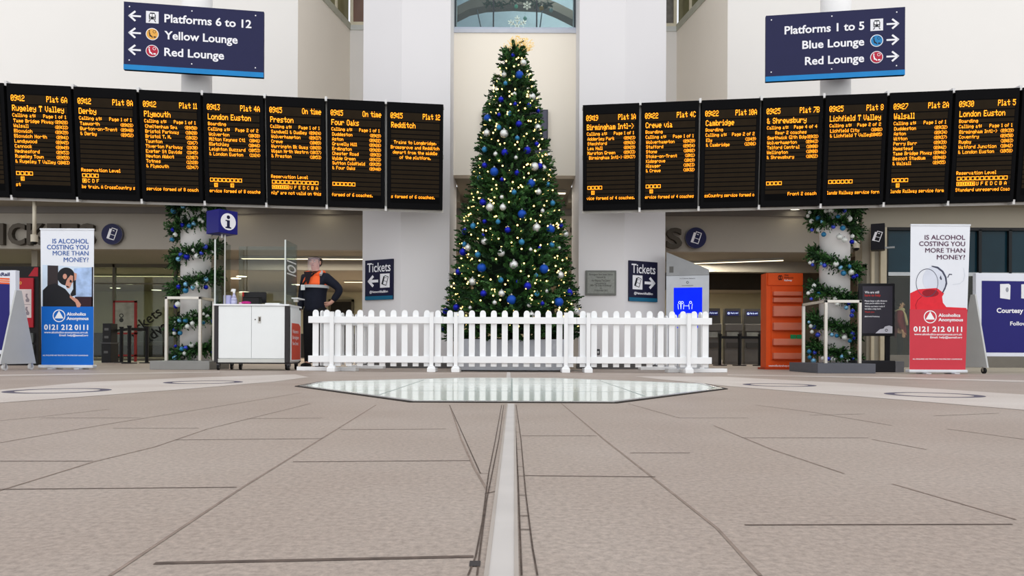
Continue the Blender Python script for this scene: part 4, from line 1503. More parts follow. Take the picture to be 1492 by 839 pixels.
for side, cx, lst in (('left', CLX, GB_L), ('right', CRX, GB_R)):
    seen = {}
    for px, py, r, k in sorted(lst, key=lambda b: b[1]):
        Y = 11.4
        for it in range(3):
            q = P(px, py, Y)
            dx = q.x - cx
            Y = 11.65 - math.sqrt(max(.36 * .36 - dx * dx, .01))
        q = P(px, py, Y)
        seen[k] = seen.get(k, 0) + 1
        bauble(q, r * Y / F * 1.05, k, '%s bauble on the %s column garland, %s of its colour from the top' % (NAMES[k], side, ORD[seen[k] - 1]), 'baubles on the %s column garland' % side)

# ---------------------------------------------------------------- column guards: plinth with tubular rails
def guard(side):
    left = side == 'left'
    if left:
        a, b = P(218, 537, 10.55).x, P(305, 539, 10.55).x
        y0, y1, zh = 10.55, 11.30, .125
        pa, pb = P(243, 500, 10.7).x, P(292, 500, 10.7).x
    else:
        a, b = P(1191.5, 543, 10.2).x, P(1276, 544.5, 10.2).x
        y0, y1, zh = 10.2, 11.25, .135
        pa, pb = P(1202.5, 500, 10.35).x, P(1252, 500, 10.35).x
    t = thing('column_guard', 'low %s plinth with a square steel tube rail before the %s column' % ('grey metal' if left else 'dark grey', side), 'barrier', ((a + b) / 2, y0, 0), group='column guards')
    cx = (a + b) / 2
    mt = M('plinth_steel_grey', (140, 140, 138), 0.4, 0.4) if left else M('plinth_slate', (92, 94, 102), 0.45, 0.2)
    box_part('plinth', t, (a - cx, b - cx, 0, y1 - y0, 0, zh), mt, 0.005)
    yy = .14
    zt = P(268, 432, y0 + yy).z if left else P(1228, 437, y0 + yy).z
    T = M('satin_tube', (204, 200, 192), 0.3, 0.6)
    r = .02
    g = MB()
    def leg(x, y):
        k = MB().box(x - r, x + r, y - r, y + r, zh, zt, T)
        k.build('upright', t, bevel=0.004)
    leg(pa - cx, yy)
    leg(pb - cx, yy)
    yb = y1 - y0 - .12
    leg(pb - cx if left else pa - cx, yb)
    bx = pb - cx if left else pa - cx
    k = MB().box(pa - cx - r, pb - cx + r, yy - r, yy + r, zt - .04, zt, T)
    k.box(bx - r, bx + r, yy + r, yb + r, zt - .04, zt, T)
    k.build('rail', t, bevel=0.004)


guard('left')
guard('right')

# ---------------------------------------------------------------- roller banners
def banner(side):
    left = side == 'left'
    px0, py0, Y = (98, 537.5, 10.46) if left else (1366, 544.5, 10.1)
    b = P(px0, py0, Y)
    s = F / Y
    t = thing('roller_banner', '%s and white roller banner about alcohol at the far %s' % (('blue', 'left') if left else ('red', 'right')), 'banner', (b.x, Y, 0))

    def L(x, y):
        return ((x - px0) / s, (py0 - y) / s)

    def pl(g, pts, y, m_):
        g.poly([L(*p) for p in pts], y, m_)

    def rc(g, x0, x1, y0, y1, y, m_):
        pl(g, [(x0, y1), (x1, y1), (x1, y0), (x0, y0)], y, m_)

    def dc(g, x, y, r, yy, m_, r2=None):
        q = L(x, y)
        g.disc(q[0], q[1], r / s, yy, m_, 28, (r2 or r) / s)

    def tx(g, txt, x, y, cap, w, m_, al='RIGHT', bold=.0):
        q = L(x, y)
        g.text(txt, q[0], q[1], cap / s, -.004, m_, al, bold, w / s)
    PW = M('print_white', (232, 236, 244), 0.55, var=0.01)
    if left:
        q = [(60.5, 531), (136, 531), (136, 334), (58, 334)]
        base = M('print_blue', (14, 104, 200), 0.55, var=0.02)
        ink = M('ink_blue', (44, 92, 168), 0.6)
    else:
        q = [(1325, 538), (1406.5, 538), (1412.5, 328), (1326, 328)]
        base = M('print_red', (206, 62, 76), 0.55, var=0.02)
        ink = M('ink_plum', (84, 40, 72), 0.6)
    g = MB()
    g.prism([L(*p) for p in q], 0, .004, PW)
    g.build('sheet', t)
    g = MB()
    if left:
        pl(g, [(60, 446), (136, 446), (136, 531), (60.5, 531)], -.002, base)
        sx = lambda x: 50 + x / 6.71
        sy = lambda y: 325 + y / 6.71
        C = lambda pts: [(sx(a), sy(b_)) for a, b_ in pts]
        pl(g, C([(75, 405), (570, 430), (570, 812), (75, 812)]), -.0015, M('photo_pale', (206, 222, 240), 0.6))
        pl(g, C([(385, 440), (560, 428), (560, 715), (385, 715)]), -.002, M('photo_window', (166, 192, 232), 0.6, var=.25, scale=9))
        pl(g, C([(125, 410), (230, 413), (230, 610), (125, 610)]), -.002, M('photo_brown', (54, 46, 48), 0.6))
        pl(g, C([(558, 425), (572, 425), (572, 812), (558, 812)]), -.0022, M('photo_navy', (28, 30, 52), 0.6))
        pl(g, C([(395, 715), (572, 715), (572, 812), (395, 812)]), -.0022, M('photo_maroon', (52, 30, 38), 0.6))
        DKP = M('photo_dark', (30, 31, 36), 0.6)
        SKP = M('photo_skin', (206, 150, 130), 0.6)
        pl(g, C([(80, 655), (130, 605), (200, 585), (300, 640), (350, 700), (430, 770), (440, 812), (80, 812)]), -.0026, DKP)
        dc(g, sx(308), sy(518), 86 / 6.71, -.0027, DKP, 88 / 6.71)
        pl(g, C([(322, 540), (352, 505), (375, 512), (383, 545), (362, 590), (345, 632), (318, 636), (302, 600), (312, 560)]), -.0029, SKP)
        dc(g, sx(296), sy(518), 20 / 6.71, -.0029, SKP, 26 / 6.71)
        pl(g, C([(345, 548), (366, 560), (362, 580), (342, 575)]), -.003, DKP)
        pl(g, C([(308, 606), (340, 618), (335, 630), (312, 622)]), -.003, DKP)
        pl(g, C([(375, 500), (402, 500), (405, 700), (360, 715), (350, 690), (378, 640)]), -.0029, DKP)
        pl(g, C([(385, 480), (412, 490), (408, 545), (390, 560)]), -.003, SKP)
        pl(g, C([(345, 702), (420, 742), (455, 790), (445, 818), (415, 818), (400, 772), (345, 725)]), -.003, SKP)
        lines = [('IS ALCOHOL', 354, 52.6), ('COSTING YOU', 362.7, 60.4), ('MORE THAN', 371.5, 52), ('MONEY?', 381, 36)]
        rx, cap = 128.3, 6.6
        lc, lr, ax, a1, a2 = (85.9, 459.6), 9.2, 97, (459, 28), (465.4, 32)
        num, www, eml, ft, ft2, fx0 = 479.8, 485, 489.2, 518, 522, 66
        nw, ww, ew, fw_ = 64.2, 64.3, 42, 66
    else:
        pl(g, [(1325, 450), (1409, 450), (1406.5, 538), (1325, 538)], -.002, base)
        sx = lambda x: 1310 + x / 6.45
        sy = lambda y: 320 + y / 6.45
        C = lambda pts: [(sx(a), sy(b_)) for a, b_ in pts]
        RED = M('print_bright_red', (226, 44, 58), 0.55, var=0.06, scale=12)
        DR = M('print_wine', (150, 22, 38), 0.5)
        OUT = M('print_glass_line', (70, 72, 92), 0.5)
        pl(g, C([(100, 690), (180, 652), (350, 640), (372, 655), (418, 690), (400, 722), (408, 778), (440, 818), (630, 826), (630, 842), (100, 842)]), -.0022, RED)
        dc(g, sx(330), sy(560), 112 / 6.45, -.0021, M('print_glass_tint', (216, 222, 236), 0.5), 126 / 6.45)
        q0 = L(sx(258), sy(592))
        g.ring(q0[0], q0[1], 128 / 6.45 / s, 134 / 6.45 / s, -.003, OUT, 40, .78, 1.0)
        dc(g, sx(290), sy(688), 78 / 6.45, -.0026, DR, 36 / 6.45)
        pl(g, C([(300, 430), (360, 440), (410, 480), (442, 540), (448, 600), (430, 650), (408, 690), (400, 680), (424, 630), (432, 590), (424, 540), (396, 490), (352, 456), (300, 440)]), -.0028, OUT)
        g.stroke([L(sx(452), sy(540)), L(sx(468), sy(510)), L(sx(490), sy(512))], 8 / 6.45 / s, -.0028, OUT)
        g.stroke([L(*p) for p in C([(600, 450), (612, 520), (600, 570), (560, 600), (500, 606)])], 3 / 6.45 / s, -.0028, M('print_faint_line', (204, 210, 222), 0.5))
        g.stroke([L(*p) for p in C([(210, 720), (170, 755), (152, 800), (158, 838)])], 5 / 6.45 / s, -.0028, DR)
        pl(g, C([(376, 545), (386, 520), (398, 560), (388, 566)]), -.0029, OUT)
        lines = [('IS ALCOHOL', 348.7, 59), ('COSTING YOU', 358, 67), ('MORE THAN', 367.6, 58), ('MONEY?', 377.4, 41)]
        rx, cap = 1405.2, 6.6
        lc, lr, ax, a1, a2 = (1354.8, 461.3), 9.4, 1366.6, (461, 32), (467.5, 36)
        num, www, eml, ft, ft2, fx0 = 482.8, 488, 492.4, 523.6, 528, 1329
        nw, ww, ew, fw_ = 71, 70, 46.5, 72
    g.build('print', t)
    g = MB()
    SWH = M('print_lettering_white', (244, 246, 250), 0.55)
    for txt, y, w in lines:
        tx(g, txt, rx, y, cap, w, ink, 'RIGHT', .012)
    q = L(*lc)
    g.ring(q[0], q[1], (lr - 1.3) / s, lr / s, -.0035, SWH, 36)
    r = lr - 1.6
    pl(g, [(lc[0], lc[1] - r), (lc[0] + r * .87, lc[1] + r * .5), (lc[0] - r * .87, lc[1] + r * .5)], -.0035, SWH)
    e = rx if not left else 128.6
    tx(g, 'Alcoholics', ax, a1[0], 4.5, a1[1], SWH, 'LEFT', .03)
    tx(g, 'Anonymous', ax, a2[0], 4.5, a2[1], SWH, 'LEFT', .03)
    e2 = 128.5 if left else 1401.5
    tx(g, '0121 212 0111', e2, num, 7.4, nw, SWH, 'RIGHT', .03)
    tx(g, 'www.alcoholics-anonymous.org.uk', e2, www, 2.9, ww, SWH, 'RIGHT', .02)
    tx(g, 'Email: help@aamail.org', e2, eml, 2.9, ew, SWH, 'RIGHT', .02)
    tx(g, 'ALL ENQUIRIES ARE TREATED IN THE STRICTEST CONFIDENCE', e2, ft, 1.7, fw_, SWH, 'RIGHT', .02)
    g.build('lettering', t)
    # cassette, feet, top rail and pole
    x0, x1 = ((57.5, 137.5) if left else (1322.5, 1408))
    cz = L(0, 531 if left else 538)[1]
    A, B = L(x0, 0)[0], L(x1, 0)[0]
    g = MB().box(A, B, -.04, .07, .018, cz, M('cassette_silver', (216, 220, 226), 0.35, 0.3))
    g.build('cassette', t, bevel=0.012)
    for f in (.28, .76):
        x = A + (B - A) * f
        g = MB().box(x - .035, x + .035, -.12, .14, 0, .018, M('foot_silver', (200, 202, 206), 0.4, 0.3))
        g.build('foot', t, bevel=0.004)
    tz = L(0, 334 if left else 328)[1]
    qa, qb = L(q_[0] if False else (57.5 if left else 1325.5), 0)[0], L(136.5 if left else 1413, 0)[0]
    box_part('top_rail', t, (qa, qb, -.008, .014, tz - .005, tz + .016), M('cassette_silver'))
    MB().cyl((0, .03, .05), (0, .03, tz), .011, STEEL(), 10).build('pole', t)


q_ = (0, 0)
banner('left')
banner('right')

# ---------------------------------------------------------------- wheeled notice boards
def trolley(side):
    left = side == 'left'
    Y = 10.0 if left else 10.62
    s = F / Y
    px = 25 if left else 1419
    b = P(px, 530, Y)
    lab = 'wheeled white and navy notice board cut off by the left edge, beside the blue banner' if left else 'wheeled navy Courtesy notice board on a grey triangular end stand at right'
    r = math.radians(-8 if left else 4)
    t = thing('notice_trolley', lab, 'notice board', (b.x, Y, 0), r)
    d = -1 if left else 1                      # the board runs away from the visible end
    zt = P(px, 394 if left else 398, Y).z
    zb = P(px, 516 if left else 519, Y).z
    W_ = 1.25
    xs = sorted((0.0, d * W_))
    FRM = M('trolley_white', (226, 230, 240), 0.45, var=0.01)
    TRI = M('trolley_grey', (196, 198, 198), 0.5, 0.1, var=0.02)
    box_part('board', t, (xs[0], xs[1], -.035, .035, zb, zt), FRM, 0.004)
    x0 = .058 * d
    xf = sorted((d * .085, d * (W_ - .06)))
    ztn = zt - (.175 if left else .11)
    g = MB()
    g.rect(xf[0], xf[1], zb + .055, ztn, -.037, M('trolley_navy', (34, 32, 112), 0.5, var=.02))
    if left:
        # orange swoosh bands under the name
        for k, c in enumerate(((232, 96, 50), (238, 130, 84), (232, 96, 50))):
            z = zt - .085 - k * .03
            g.poly([(-.9, z + .02), (-.085, z - .022), (-.085, z - .044), (-.9, z - .004)], -.038, M('trolley_orange_%d' % k, c, 0.5))
    g.build('poster', t)
    g = MB()
    if left:
        g.text('NetworkRail', -.085, zt - .075, .045, -.039, M('trolley_text_navy', (44, 44, 96), 0.5), 'RIGHT', .03, .46)
    else:
        S = SIGNWHITE()
        g.text('Courtesy of', .31, zt - .565, .066, -.039, S, 'LEFT', .03, .52)
        g.text('Follow', .515, zt - .745, .055, -.039, S, 'LEFT', .02, .26)
    g.build('lettering', t)
    if not left:
        g = MB()
        for x in (.36, .68):
            g.prism([(x, zt - .355), (x + .15, zt - .375), (x + .155, zt - .17), (x + .13, zt - .15), (x, zt - .155)], -.041, -.037, M('dispenser_white', (232, 234, 238), 0.5))
            g.disc(x + .105, zt - .235, .022, -.042, M('dispenser_grey', (150, 154, 162), 0.5), 16, .035)
        g.build('picture', t)
    # end stands
    za = P(px, 423 if left else 429, Y).z
    zw = .085
    for k, x in enumerate((0.0, d * W_)):
        e = -d * .012
        q = MB()
        hw = .30
        vs = [(x + e - .012, -hw, zw), (x + e - .012, hw, zw), (x + e - .012, .045, za), (x + e - .012, -.045, za)]
        vs += [(v[0] + .024, v[1], v[2]) for v in vs]
        q.add(vs, [(0, 1, 2, 3), (7, 6, 5, 4), (0, 4, 5, 1), (1, 5, 6, 2), (2, 6, 7, 3), (3, 7, 4, 0)], TRI)
        st = q.build('end_stand', t)
        for yy in (-.22, .22):
            w = MB().cyl((x + e - .014, yy, .042), (x + e + .014, yy, .042), .042, M('castor_pale' if left else 'castor_black', (206, 206, 206) if left else (24, 24, 26), 0.5), 18)
            w.cyl((x + e - .018, yy, .042), (x + e + .018, yy, .042), .014, STEEL(), 10)
            w.box(x + e - .02, x + e + .02, yy - .012, yy + .012, .05, zw + .01, STEEL())
            w.build('castor', t)


trolley('left')
trolley('right')

# ---------------------------------------------------------------- white information desk on wheels
DY = 10.37
ds = F / DY
b0 = P(312, 539, DY)
desk = thing('information_desk', 'white two door wheeled counter under the blue information cube', 'desk', (b0.x, DY, 0))


def DX(px):
    return (px - 312) / ds


def DZ(py):
    return P(366, py, DY).z


DW = M('desk_white', (240, 244, 245), 0.4, var=0.01)
DP = M('desk_charcoal', (52, 50, 52), 0.5)
zb, zt = DZ(528), DZ(443)
box_part('body', desk, (DX(313), DX(420), .02, .57, zb, zt - .02), DW)
for x0, x1, nm in ((318, 365.7, 'a'), (366.3, 414.5, 'b')):
    g = MB().box(DX(x0), DX(x1), 0, .022, DZ(522), zt - .03, DW)
    dr = g.build('door', desk, bevel=0.003)
    if nm == 'b':
        h = MB().box(DX(375.5), DX(380), -.006, 0.002, DZ(470.5), DZ(460.5), STEEL())
        h.box(DX(377), DX(379.5), -.009, -.005, DZ(468), DZ(462), M('handle_dark', (90, 84, 74), 0.5))
        h.cyl((DX(371.6), -.005, DZ(465.3)), (DX(371.6), .002, DZ(465.3)), .008, BLACK(), 12)
        h.build('handle', dr)
for x0, x1 in ((312, 317.7), (414.8, 421)):
    box_part('corner_post', desk, (DX(x0), DX(x1), -.01, .05, zb, zt - .02), DP, 0.003)
box_part('corner_post', desk, (DX(414.8), DX(421), .52, .58, zb, zt - .02), DP, 0.003)
box_part('base_trim', desk, (DX(317.7), DX(414.8), -.004, .03, zb, DZ(522.8)), M('desk_grey_trim', (206, 208, 204), 0.45))
box_part('worktop', desk, (DX(311), DX(421.5), -.02, .60, zt - .022, zt), M('worktop_white', (238, 240, 242), 0.3))
box_part('plinth', desk, (DX(314), DX(420), .02, .56, zb - .02, zb), DP)
for px, y in ((316, .05), (339, .3), (408, .3), (419, .05), (318, .5), (416, .5)):
    g = MB().cyl((DX(px) - .012, y, .037), (DX(px) + .012, y, .037), .037, BLACK(), 18)
    g.cyl((DX(px) - .016, y, .037), (DX(px) + .016, y, .037), .014, M('castor_hub', (150, 150, 150), .4, .5), 10)
    g.box(DX(px) - .022, DX(px) + .022, y - .015, y + .03, .055, zb - .02, M('castor_fork', (84, 84, 86), .4, .5))
    g.build('castor', desk)
# end panel with the welcome poster
sp = MB().box(DX(421), DX(421) + .012, .06, .53, zb + .02, zt - .06, DW)
sp.build('end_panel', desk)
g = MB()
xp = DX(421) + .0135
OR = M('poster_orange_red', (214, 78, 56), 0.55)
z1, z0_ = DZ(470), DZ(524)
g.add([(xp, .08, z0_), (xp, .51, z0_), (xp, .51, z1 - .04), (xp, .42, z1), (xp, .08, z1)], [(0, 1, 2, 3, 4)], OR)
po = g.build('poster', desk)
g = MB()
tmp = MB()
for i, (s_, w_) in enumerate((('Welcome to', .28), ('Birmingham', .30), ('New Street', .28))):
    tmp.text(s_, .12, z1 - .14 - i * .085, .05, 0, SIGNWHITE(), 'LEFT', .01, w_)
g.mats = tmp.mats
g.v = [(xp + .001, v[0], v[2]) for v in tmp.v]
g.f, g.mi = tmp.f, tmp.mi
g.build('lettering', po)
sh = MB().box(DX(421), DX(421) + .10, .10, .42, DZ(434), DZ(432.5), DW)
sh.box(DX(421), DX(421) + .06, .2, .26, DZ(438), DZ(434), STEEL())
sh.build('side_shelf', desk)
# clear screens
GLC = glass_mat('screen_glass', (232, 238, 236), 0.96, ior=1.15)
zs = DZ(349)
for px in (312.8, 415):
    x = DX(px)
    box_part('side_screen', desk, (x - .004, x + .004, .0, .56, zt, zs), GLC)
    box_part('screen_edge', desk, (x - .010, x + .010, -.008, .002, zt, zs), M('screen_edge_pale', (206, 214, 212), 0.3))
box_part('front_screen', desk, (DX(326), DX(413), .55, .557, zt, zs - .02), GLC)
g = MB()
x = DX(415) + .0055
g.add([(x, .02, DZ(428)), (x, .54, DZ(428)), (x, .54, DZ(376)), (x, .02, DZ(376))], [(0, 1, 2, 3)], M('vinyl_smoke', (70, 74, 76), 0.4, alpha=.6))
vs, fs = [], []
cz, cyv = DZ(388.5), .28
for k in range(28):
    a = 2 * PI * k / 28
    vs += [(x + .001, cyv + .13 * math.cos(a), cz + .035 * math.sin(a)), (x + .001, cyv + .21 * math.cos(a), cz + .055 * math.sin(a))]
fs = [(2 * k, 2 * k + 1, (2 * k + 3) % 56, (2 * k + 2) % 56) for k in range(28)]
g.add(vs, fs, M('vinyl_pale', (220, 222, 220), .5))
for py in (398, 379.5):
    g.add([(x + .001, .06, DZ(py)), (x + .001, .5, DZ(py)), (x + .001, .5, DZ(py - 2)), (x + .001, .06, DZ(py - 2))], [(0, 1, 2, 3)], M('vinyl_pale'))
g.build('screen_vinyl', desk)
MB().cyl((DX(322.3), .12, zt), (DX(322.3), .12, DZ(340)), .011, STEEL(), 12).build('sign_pole', desk)
# the blue cube on the pole
CYB = DY + .12
cc = P(323.5, 341.5, CYB)
a_ = .30
cube = thing('information_cube', 'blue cube sign with a white letter i, on a pole above the white desk', 'sign', (cc.x, CYB, cc.z), math.radians(54))
box_part('cube_body', cube, (-a_ / 2, a_ / 2, -a_ / 2, a_ / 2, 0, .325), M('cube_blue', (24, 24, 112), 0.4, var=.02), 0.004)
g = MB()
g.disc(0, .165, .118, -a_ / 2 - .002, SIGNWHITE(), 36)
ik = M('cube_ink', (20, 20, 60), .5)
g.disc(0, .228, .026, -a_ / 2 - .004, ik, 20)
g.poly([(-.045, .072), (.045, .072), (.045, .088), (.022, .094), (.022, .186), (-.045, .186), (-.045, .172), (-.022, .168), (-.022, .094), (-.045, .088)], -a_ / 2 - .004, ik)
g.build('pictogram', cube)
MB().cyl((0, 0, -.05), (0, 0, .0), .016, STEEL(), 12).build('collar', cube)


def desk_pt(px, yoff):
    return P(px, 443, DY + yoff).x


zd = zt
g = MB().cyl((0, 0, 0), (0, 0, .135), .056, M('tissue_lilac', (186, 186, 226), 0.6), 24)
g.cyl((0, 0, .135), (0, 0, .137), .02, M('tissue_core', (120, 110, 120), .7), 14)
tag(g.build('tissue_roll', loc=(desk_pt(331.5, .2), DY + .2, zd)), 'pale lilac paper roll standing on the white desk', 'paper roll')
t = thing('spray_bottle', 'pale spray bottle standing on the white desk beside the paper roll', 'bottle', (desk_pt(341, .18), DY + .18, zd))
pts = [(0, .042), (.06, .044), (.10, .034), (.15, .016), (.165, .014)]
g = MB()
for (z0, r0), (z1, r1) in zip(pts[:-1], pts[1:]):
    g.cyl((0, 0, z0), (0, 0, z1), r0, M('bottle_lilac', (196, 196, 228), 0.35), 18, r2=r1)
g.build('bottle_body', t, smooth=True)
g = MB().cyl((0, 0, .165), (0, 0, .19), .017, WPLASTIC(), 14)
g.prism([(-.045, .19), (.02, .19), (.024, .225), (-.03, .228)], -.012, .012, WPLASTIC())
g.build('spray_head', t)
t = thing('till_monitor', 'black monitor with a red edge standing on the white desk', 'monitor', (desk_pt(372, .4), DY + .4, zd))
box_part('display', t, (-.16, .16, -.015, .015, .04, .20), M('monitor_black', (22, 22, 26), .3), .004)
box_part('edge', t, (-.185, -.16, -.02, .02, .0, .20), M('monitor_red', (170, 40, 36), .5))
box_part('stand', t, (-.05, .05, -.05, .05, 0, .05), BLACK())
t = thing('card_box', 'low black box at the front of the white desk before the monitor', 'box', (desk_pt(367.5, .1), DY + .1, zd))
box_part('casing', t, (-.118, .118, -.06, .06, 0, .095), M('box_black', (26, 26, 28), .5), .008)
box_part('lid', t, (-.122, .122, -.064, .064, .095, .108), M('box_black'), .004)
g = MB()
g.sphere((0, 0, .022), .05, M('cloth_magenta', (190, 40, 130), .7, var=.2, scale=30), 14, 8, 1.5, .9, .45)
g.sphere((-.06, .01, .016), .04, M('cloth_pink', (226, 170, 206), .7, var=.2, scale=30), 12, 8, 1.3, .9, .4)
tag(g.build('cleaning_cloth', smooth=True, loc=(desk_pt(357, .0), DY + .05, zd)), 'crumpled magenta cloth on the front edge of the white desk', 'cloth')
t = thing('leaflet_pile', 'pale stack of papers on the right half of the white desk', 'papers', (desk_pt(400, .2), DY + .2, zd))
box_part('stack', t, (-.10, .10, -.10, .10, 0, .022), M('paper_white', (232, 234, 234), .6))
box_part('top_sheet', t, (-.095, .105, -.10, .10, .022, .024), M('paper_cream', (222, 222, 214), .6))

# ---------------------------------------------------------------- help point kiosk
KY = 11.95
ks = F / KY
kb = P(970, 537, KY)
t = thing('help_kiosk', 'silver help point with a lit blue screen behind the right fence panel', 'kiosk', (kb.x, KY, 0), math.radians(-13))
kw = (P(1031, 450, KY).x - kb.x)
KS = M('kiosk_silver', (186, 190, 196), .4, .25)
zf = P(1000, 402, KY).z
g = MB().box(0, kw, 0, .35, .0, zf, KS)
g.build('body', t, bevel=.006)
zl, zr = P(970, 367, KY).z, P(1031, 394, KY).z
g = MB().prism([(0, zf), (kw, zf), (kw, zr), (0, zl)], .0, .35, M('kiosk_grey', (150, 152, 154), .45, .2))
g.build('hood', t, bevel=.006)
g = MB().rect(.05, .115, zf + .05, zf + .15, -.003, M('grille_dark', (100, 100, 98), .5))
g.build('grille', t)
x0, x1 = (981 - 970) / ks, (1021 - 970) / ks
z1, z0 = P(1000, 419.5, KY).z, P(1000, 478, KY).z
g = MB().box(x0, x1, -.006, 0, z0, z1, M('screen_blue', (6, 34, 226), .5, emit=.75, var=.15, scale=5, spec=.05))
sc_ = g.build('display', t)
g = MB()
S = M('screen_white', (200, 214, 255), .5, emit=.8)
cz = P(1000, 446, KY).z
for x, r in ((.16, .022), (.20, .022), (.33, .022)):
    g.ring(x + .055, cz + .055, r * .6, r, -.008, S, 16)
    g.stroke([(x + .028, cz + .03), (x + .035, cz - .05)], .008, -.008, S)
    g.stroke([(x + .082, cz + .03), (x + .075, cz - .05)], .008, -.008, S)
g.stroke([(.275, cz), (.36, cz)], .008, -.008, S)
g.build('pictogram', sc_)
g = MB()
ik = M('kiosk_ink', (60, 62, 66), .5)
g.text('For Customer Assistance', kw / 2, zf - .055, .018, -.002, ik, 'CENTER', .01, .24)
g.ring(kw / 2, zf - .11, .012, .02, -.002, ik, 20)
g.rect(kw / 2 - .09, kw / 2 + .09, zf - .165, zf - .158, -.002, ik)
g.build('lettering', t)

# ---------------------------------------------------------------- orange leaflet rack
RY = 12.2
rs = F / RY
rb = P(1118.5, 538, RY)
t = thing('leaflet_rack', 'tall orange leaflet rack standing left of the right column', 'leaflet rack', (rb.x, RY, 0))
ORG = M('rack_orange', (224, 82, 22), .5, var=.03)
ORD_ = M('rack_orange_dark', (176, 58, 18), .55)


def RX(px):
    return (px - 1118.5) / rs


def RZ(py):
    return P(1144, py, RY).z


box_part('body', t, (RX(1117), RX(1170.5), .03, .30, .03, RZ(397.5)), ORG, .004)
box_part('base', t, (RX(1114), RX(1172), -.02, .34, 0, .03), ORD_)
box_part('header', t, (RX(1118.5), RX(1168.5), 0, .03, RZ(415.5), RZ(398)), ORG)
box_part('back_panel', t, (RX(1124), RX(1168.5), .015, .03, RZ(524), RZ(417)), ORG)
g = MB()
hk = M('rack_ink', (60, 24, 12), .5)
cx_, cz_ = RX(1136), RZ(404.5)
g.ring(cx_ - .012, cz_, .022, .042, -.002, hk, 24, .55, 1)
g.ring(cx_ + .016, cz_, .022, .042, -.002, hk, 24, .55, 1)
for s_, y, w_, m_ in (('West', 402, .07, hk), ('Midlands', 405.6, .15, hk), ('Railway', 409.4, .13, SIGNWHITE())):
    g.text(s_, RX(1142), RZ(y), .028, -.002, m_, 'LEFT', .02, w_)
g.text('westmidlandsrailway.co.uk', RX(1120.5), RZ(534), .028, .026, SIGNWHITE(), 'LEFT', .02, .40)
g.build('lettering', t)
PKM = M('pocket_acrylic', (232, 140, 112), .15, alpha=.55)
for i, (ya, yb) in enumerate(((425, 430.5), (434, 440), (446, 460.5), (470, 480.5), (493.5, 502.5), (514, 522.5))):
    g = MB()
    xa_, xb_ = RX(1125.5), RX(1166)
    g.box(xa_, xb_, -.055, -.05, RZ(yb), RZ(ya), PKM)
    g.box(xa_, xa_ + .005, -.05, .015, RZ(yb), RZ(ya), PKM)
    g.box(xb_ - .005, xb_, -.05, .015, RZ(yb), RZ(ya), PKM)
    g.box(xa_, xb_, -.055, .015, RZ(yb) - .012, RZ(yb), ORD_)
    g.build('pocket', t)
for k, px in enumerate((1150.5, 1159.6)):
    o = MB().box(0, .094, -.014, -.004, 0, .165, M('leaflet_green', (40, 140, 84), .5))
    o.box(.0, .094, -.0145, -.004, .06, .09, M('leaflet_dark', (22, 60, 44), .5))
    tt = o.build('leaflet', loc=(rb.x + RX(px), RY - .02, RZ(502)))
    tag(tt, 'green leaflet in the orange rack, %s one of the pair' % ('left' if k == 0 else 'right'), 'leaflet', 'green leaflets in the orange rack')
g = MB()
g.add([], [], WPLASTIC())
wv = [(RX(1126) + i * .025, RZ(452 + (1.6 * math.sin(i * 1.9) + .8 * math.sin(i * 4.1)))) for i in range(19)]
for i in range(18):
    g.stroke([wv[i], wv[i + 1]], .02, 0, M('leaflet_pale', (244, 206, 196), .5))
o = g.build('leaflet_row', loc=(rb.x, RY - .03, 0))
o.parent = t
o.location = (0, -.03, 0)
o.name = 'leaflet_edges'

# ---------------------------------------------------------------- dark notice stand at right
NY = 10.95
nb = P(1276, 541, NY)
ns = F / NY
t = thing('notice_stand', 'dark framed social distancing notice on a stand behind the right column guard', 'notice board', (nb.x, NY, 0), math.radians(-6))
z1, z0 = P(1276, 413, NY).z, P(1276, 489.5, NY).z
hw = 25 / ns
box_part('frame', t, (-hw, hw, -.03, .03, z0, z1), M('notice_black', (26, 26, 30), .4), .006)
box_part('display', t, (-hw + .05, hw - .035, -.034, -.028, z0 + .04, z1 - .04), M('notice_charcoal', (60, 58, 68), .4, var=.12, scale=3))
g = MB()
S, RD = SIGNWHITE(), M('notice_red', (196, 56, 52), .5)
for s_, y, w_, m_, c_ in (('We are still', 427.5, 20, S, 3.4), ('here to help', 432, 22, RD, 3.4), ('Please keep a safe distance', 439.5, 31, S, 2.2), ('when you\'re talking to us.', 443, 28, S, 2.2),
                          ('We\'re not being rude if', 447.5, 28, S, 2.2), ('we take a step back.', 451, 23, S, 2.2), ('Thank you.', 455.5, 14, RD, 2.2), ('#BeKindOnTheRailway', 462, 21, S, 1.8)):
    g.text(s_, -hw + .08, P(1276, y, NY).z, c_ / ns, -.0355, m_, 'LEFT', .02, w_ / ns)
zc = z0 + .04
g.poly([(-.02, zc), (hw - .035, zc), (hw - .035, zc + .10), (hw - .08, zc + .115), (hw - .14, zc + .10), (hw - .16, zc + .07), (hw - .21, zc + .06), (.0, zc + .02)], -.035, M('notice_cloud', (206, 206, 216), .5))
g.ring(hw - .12, zc + .045, .012, .02, -.0355, M('notice_black'), 18)
g.build('lettering', t)
MB().box(.14, .20, .0, .05, .16, z0 + .02, M('notice_black')).build('pole', t)
MB().box(-.30, .26, -.05, .30, 0, .17, M('notice_base', (40, 40, 44), .5)).build('base', t, bevel=.01)
g = MB().prism_z([(.26, -.05), (.40, .0), (.44, .26), (.26, .28)], 0, .16, M('notice_grey', (112, 112, 116), .5))
g.build('wedge', t)

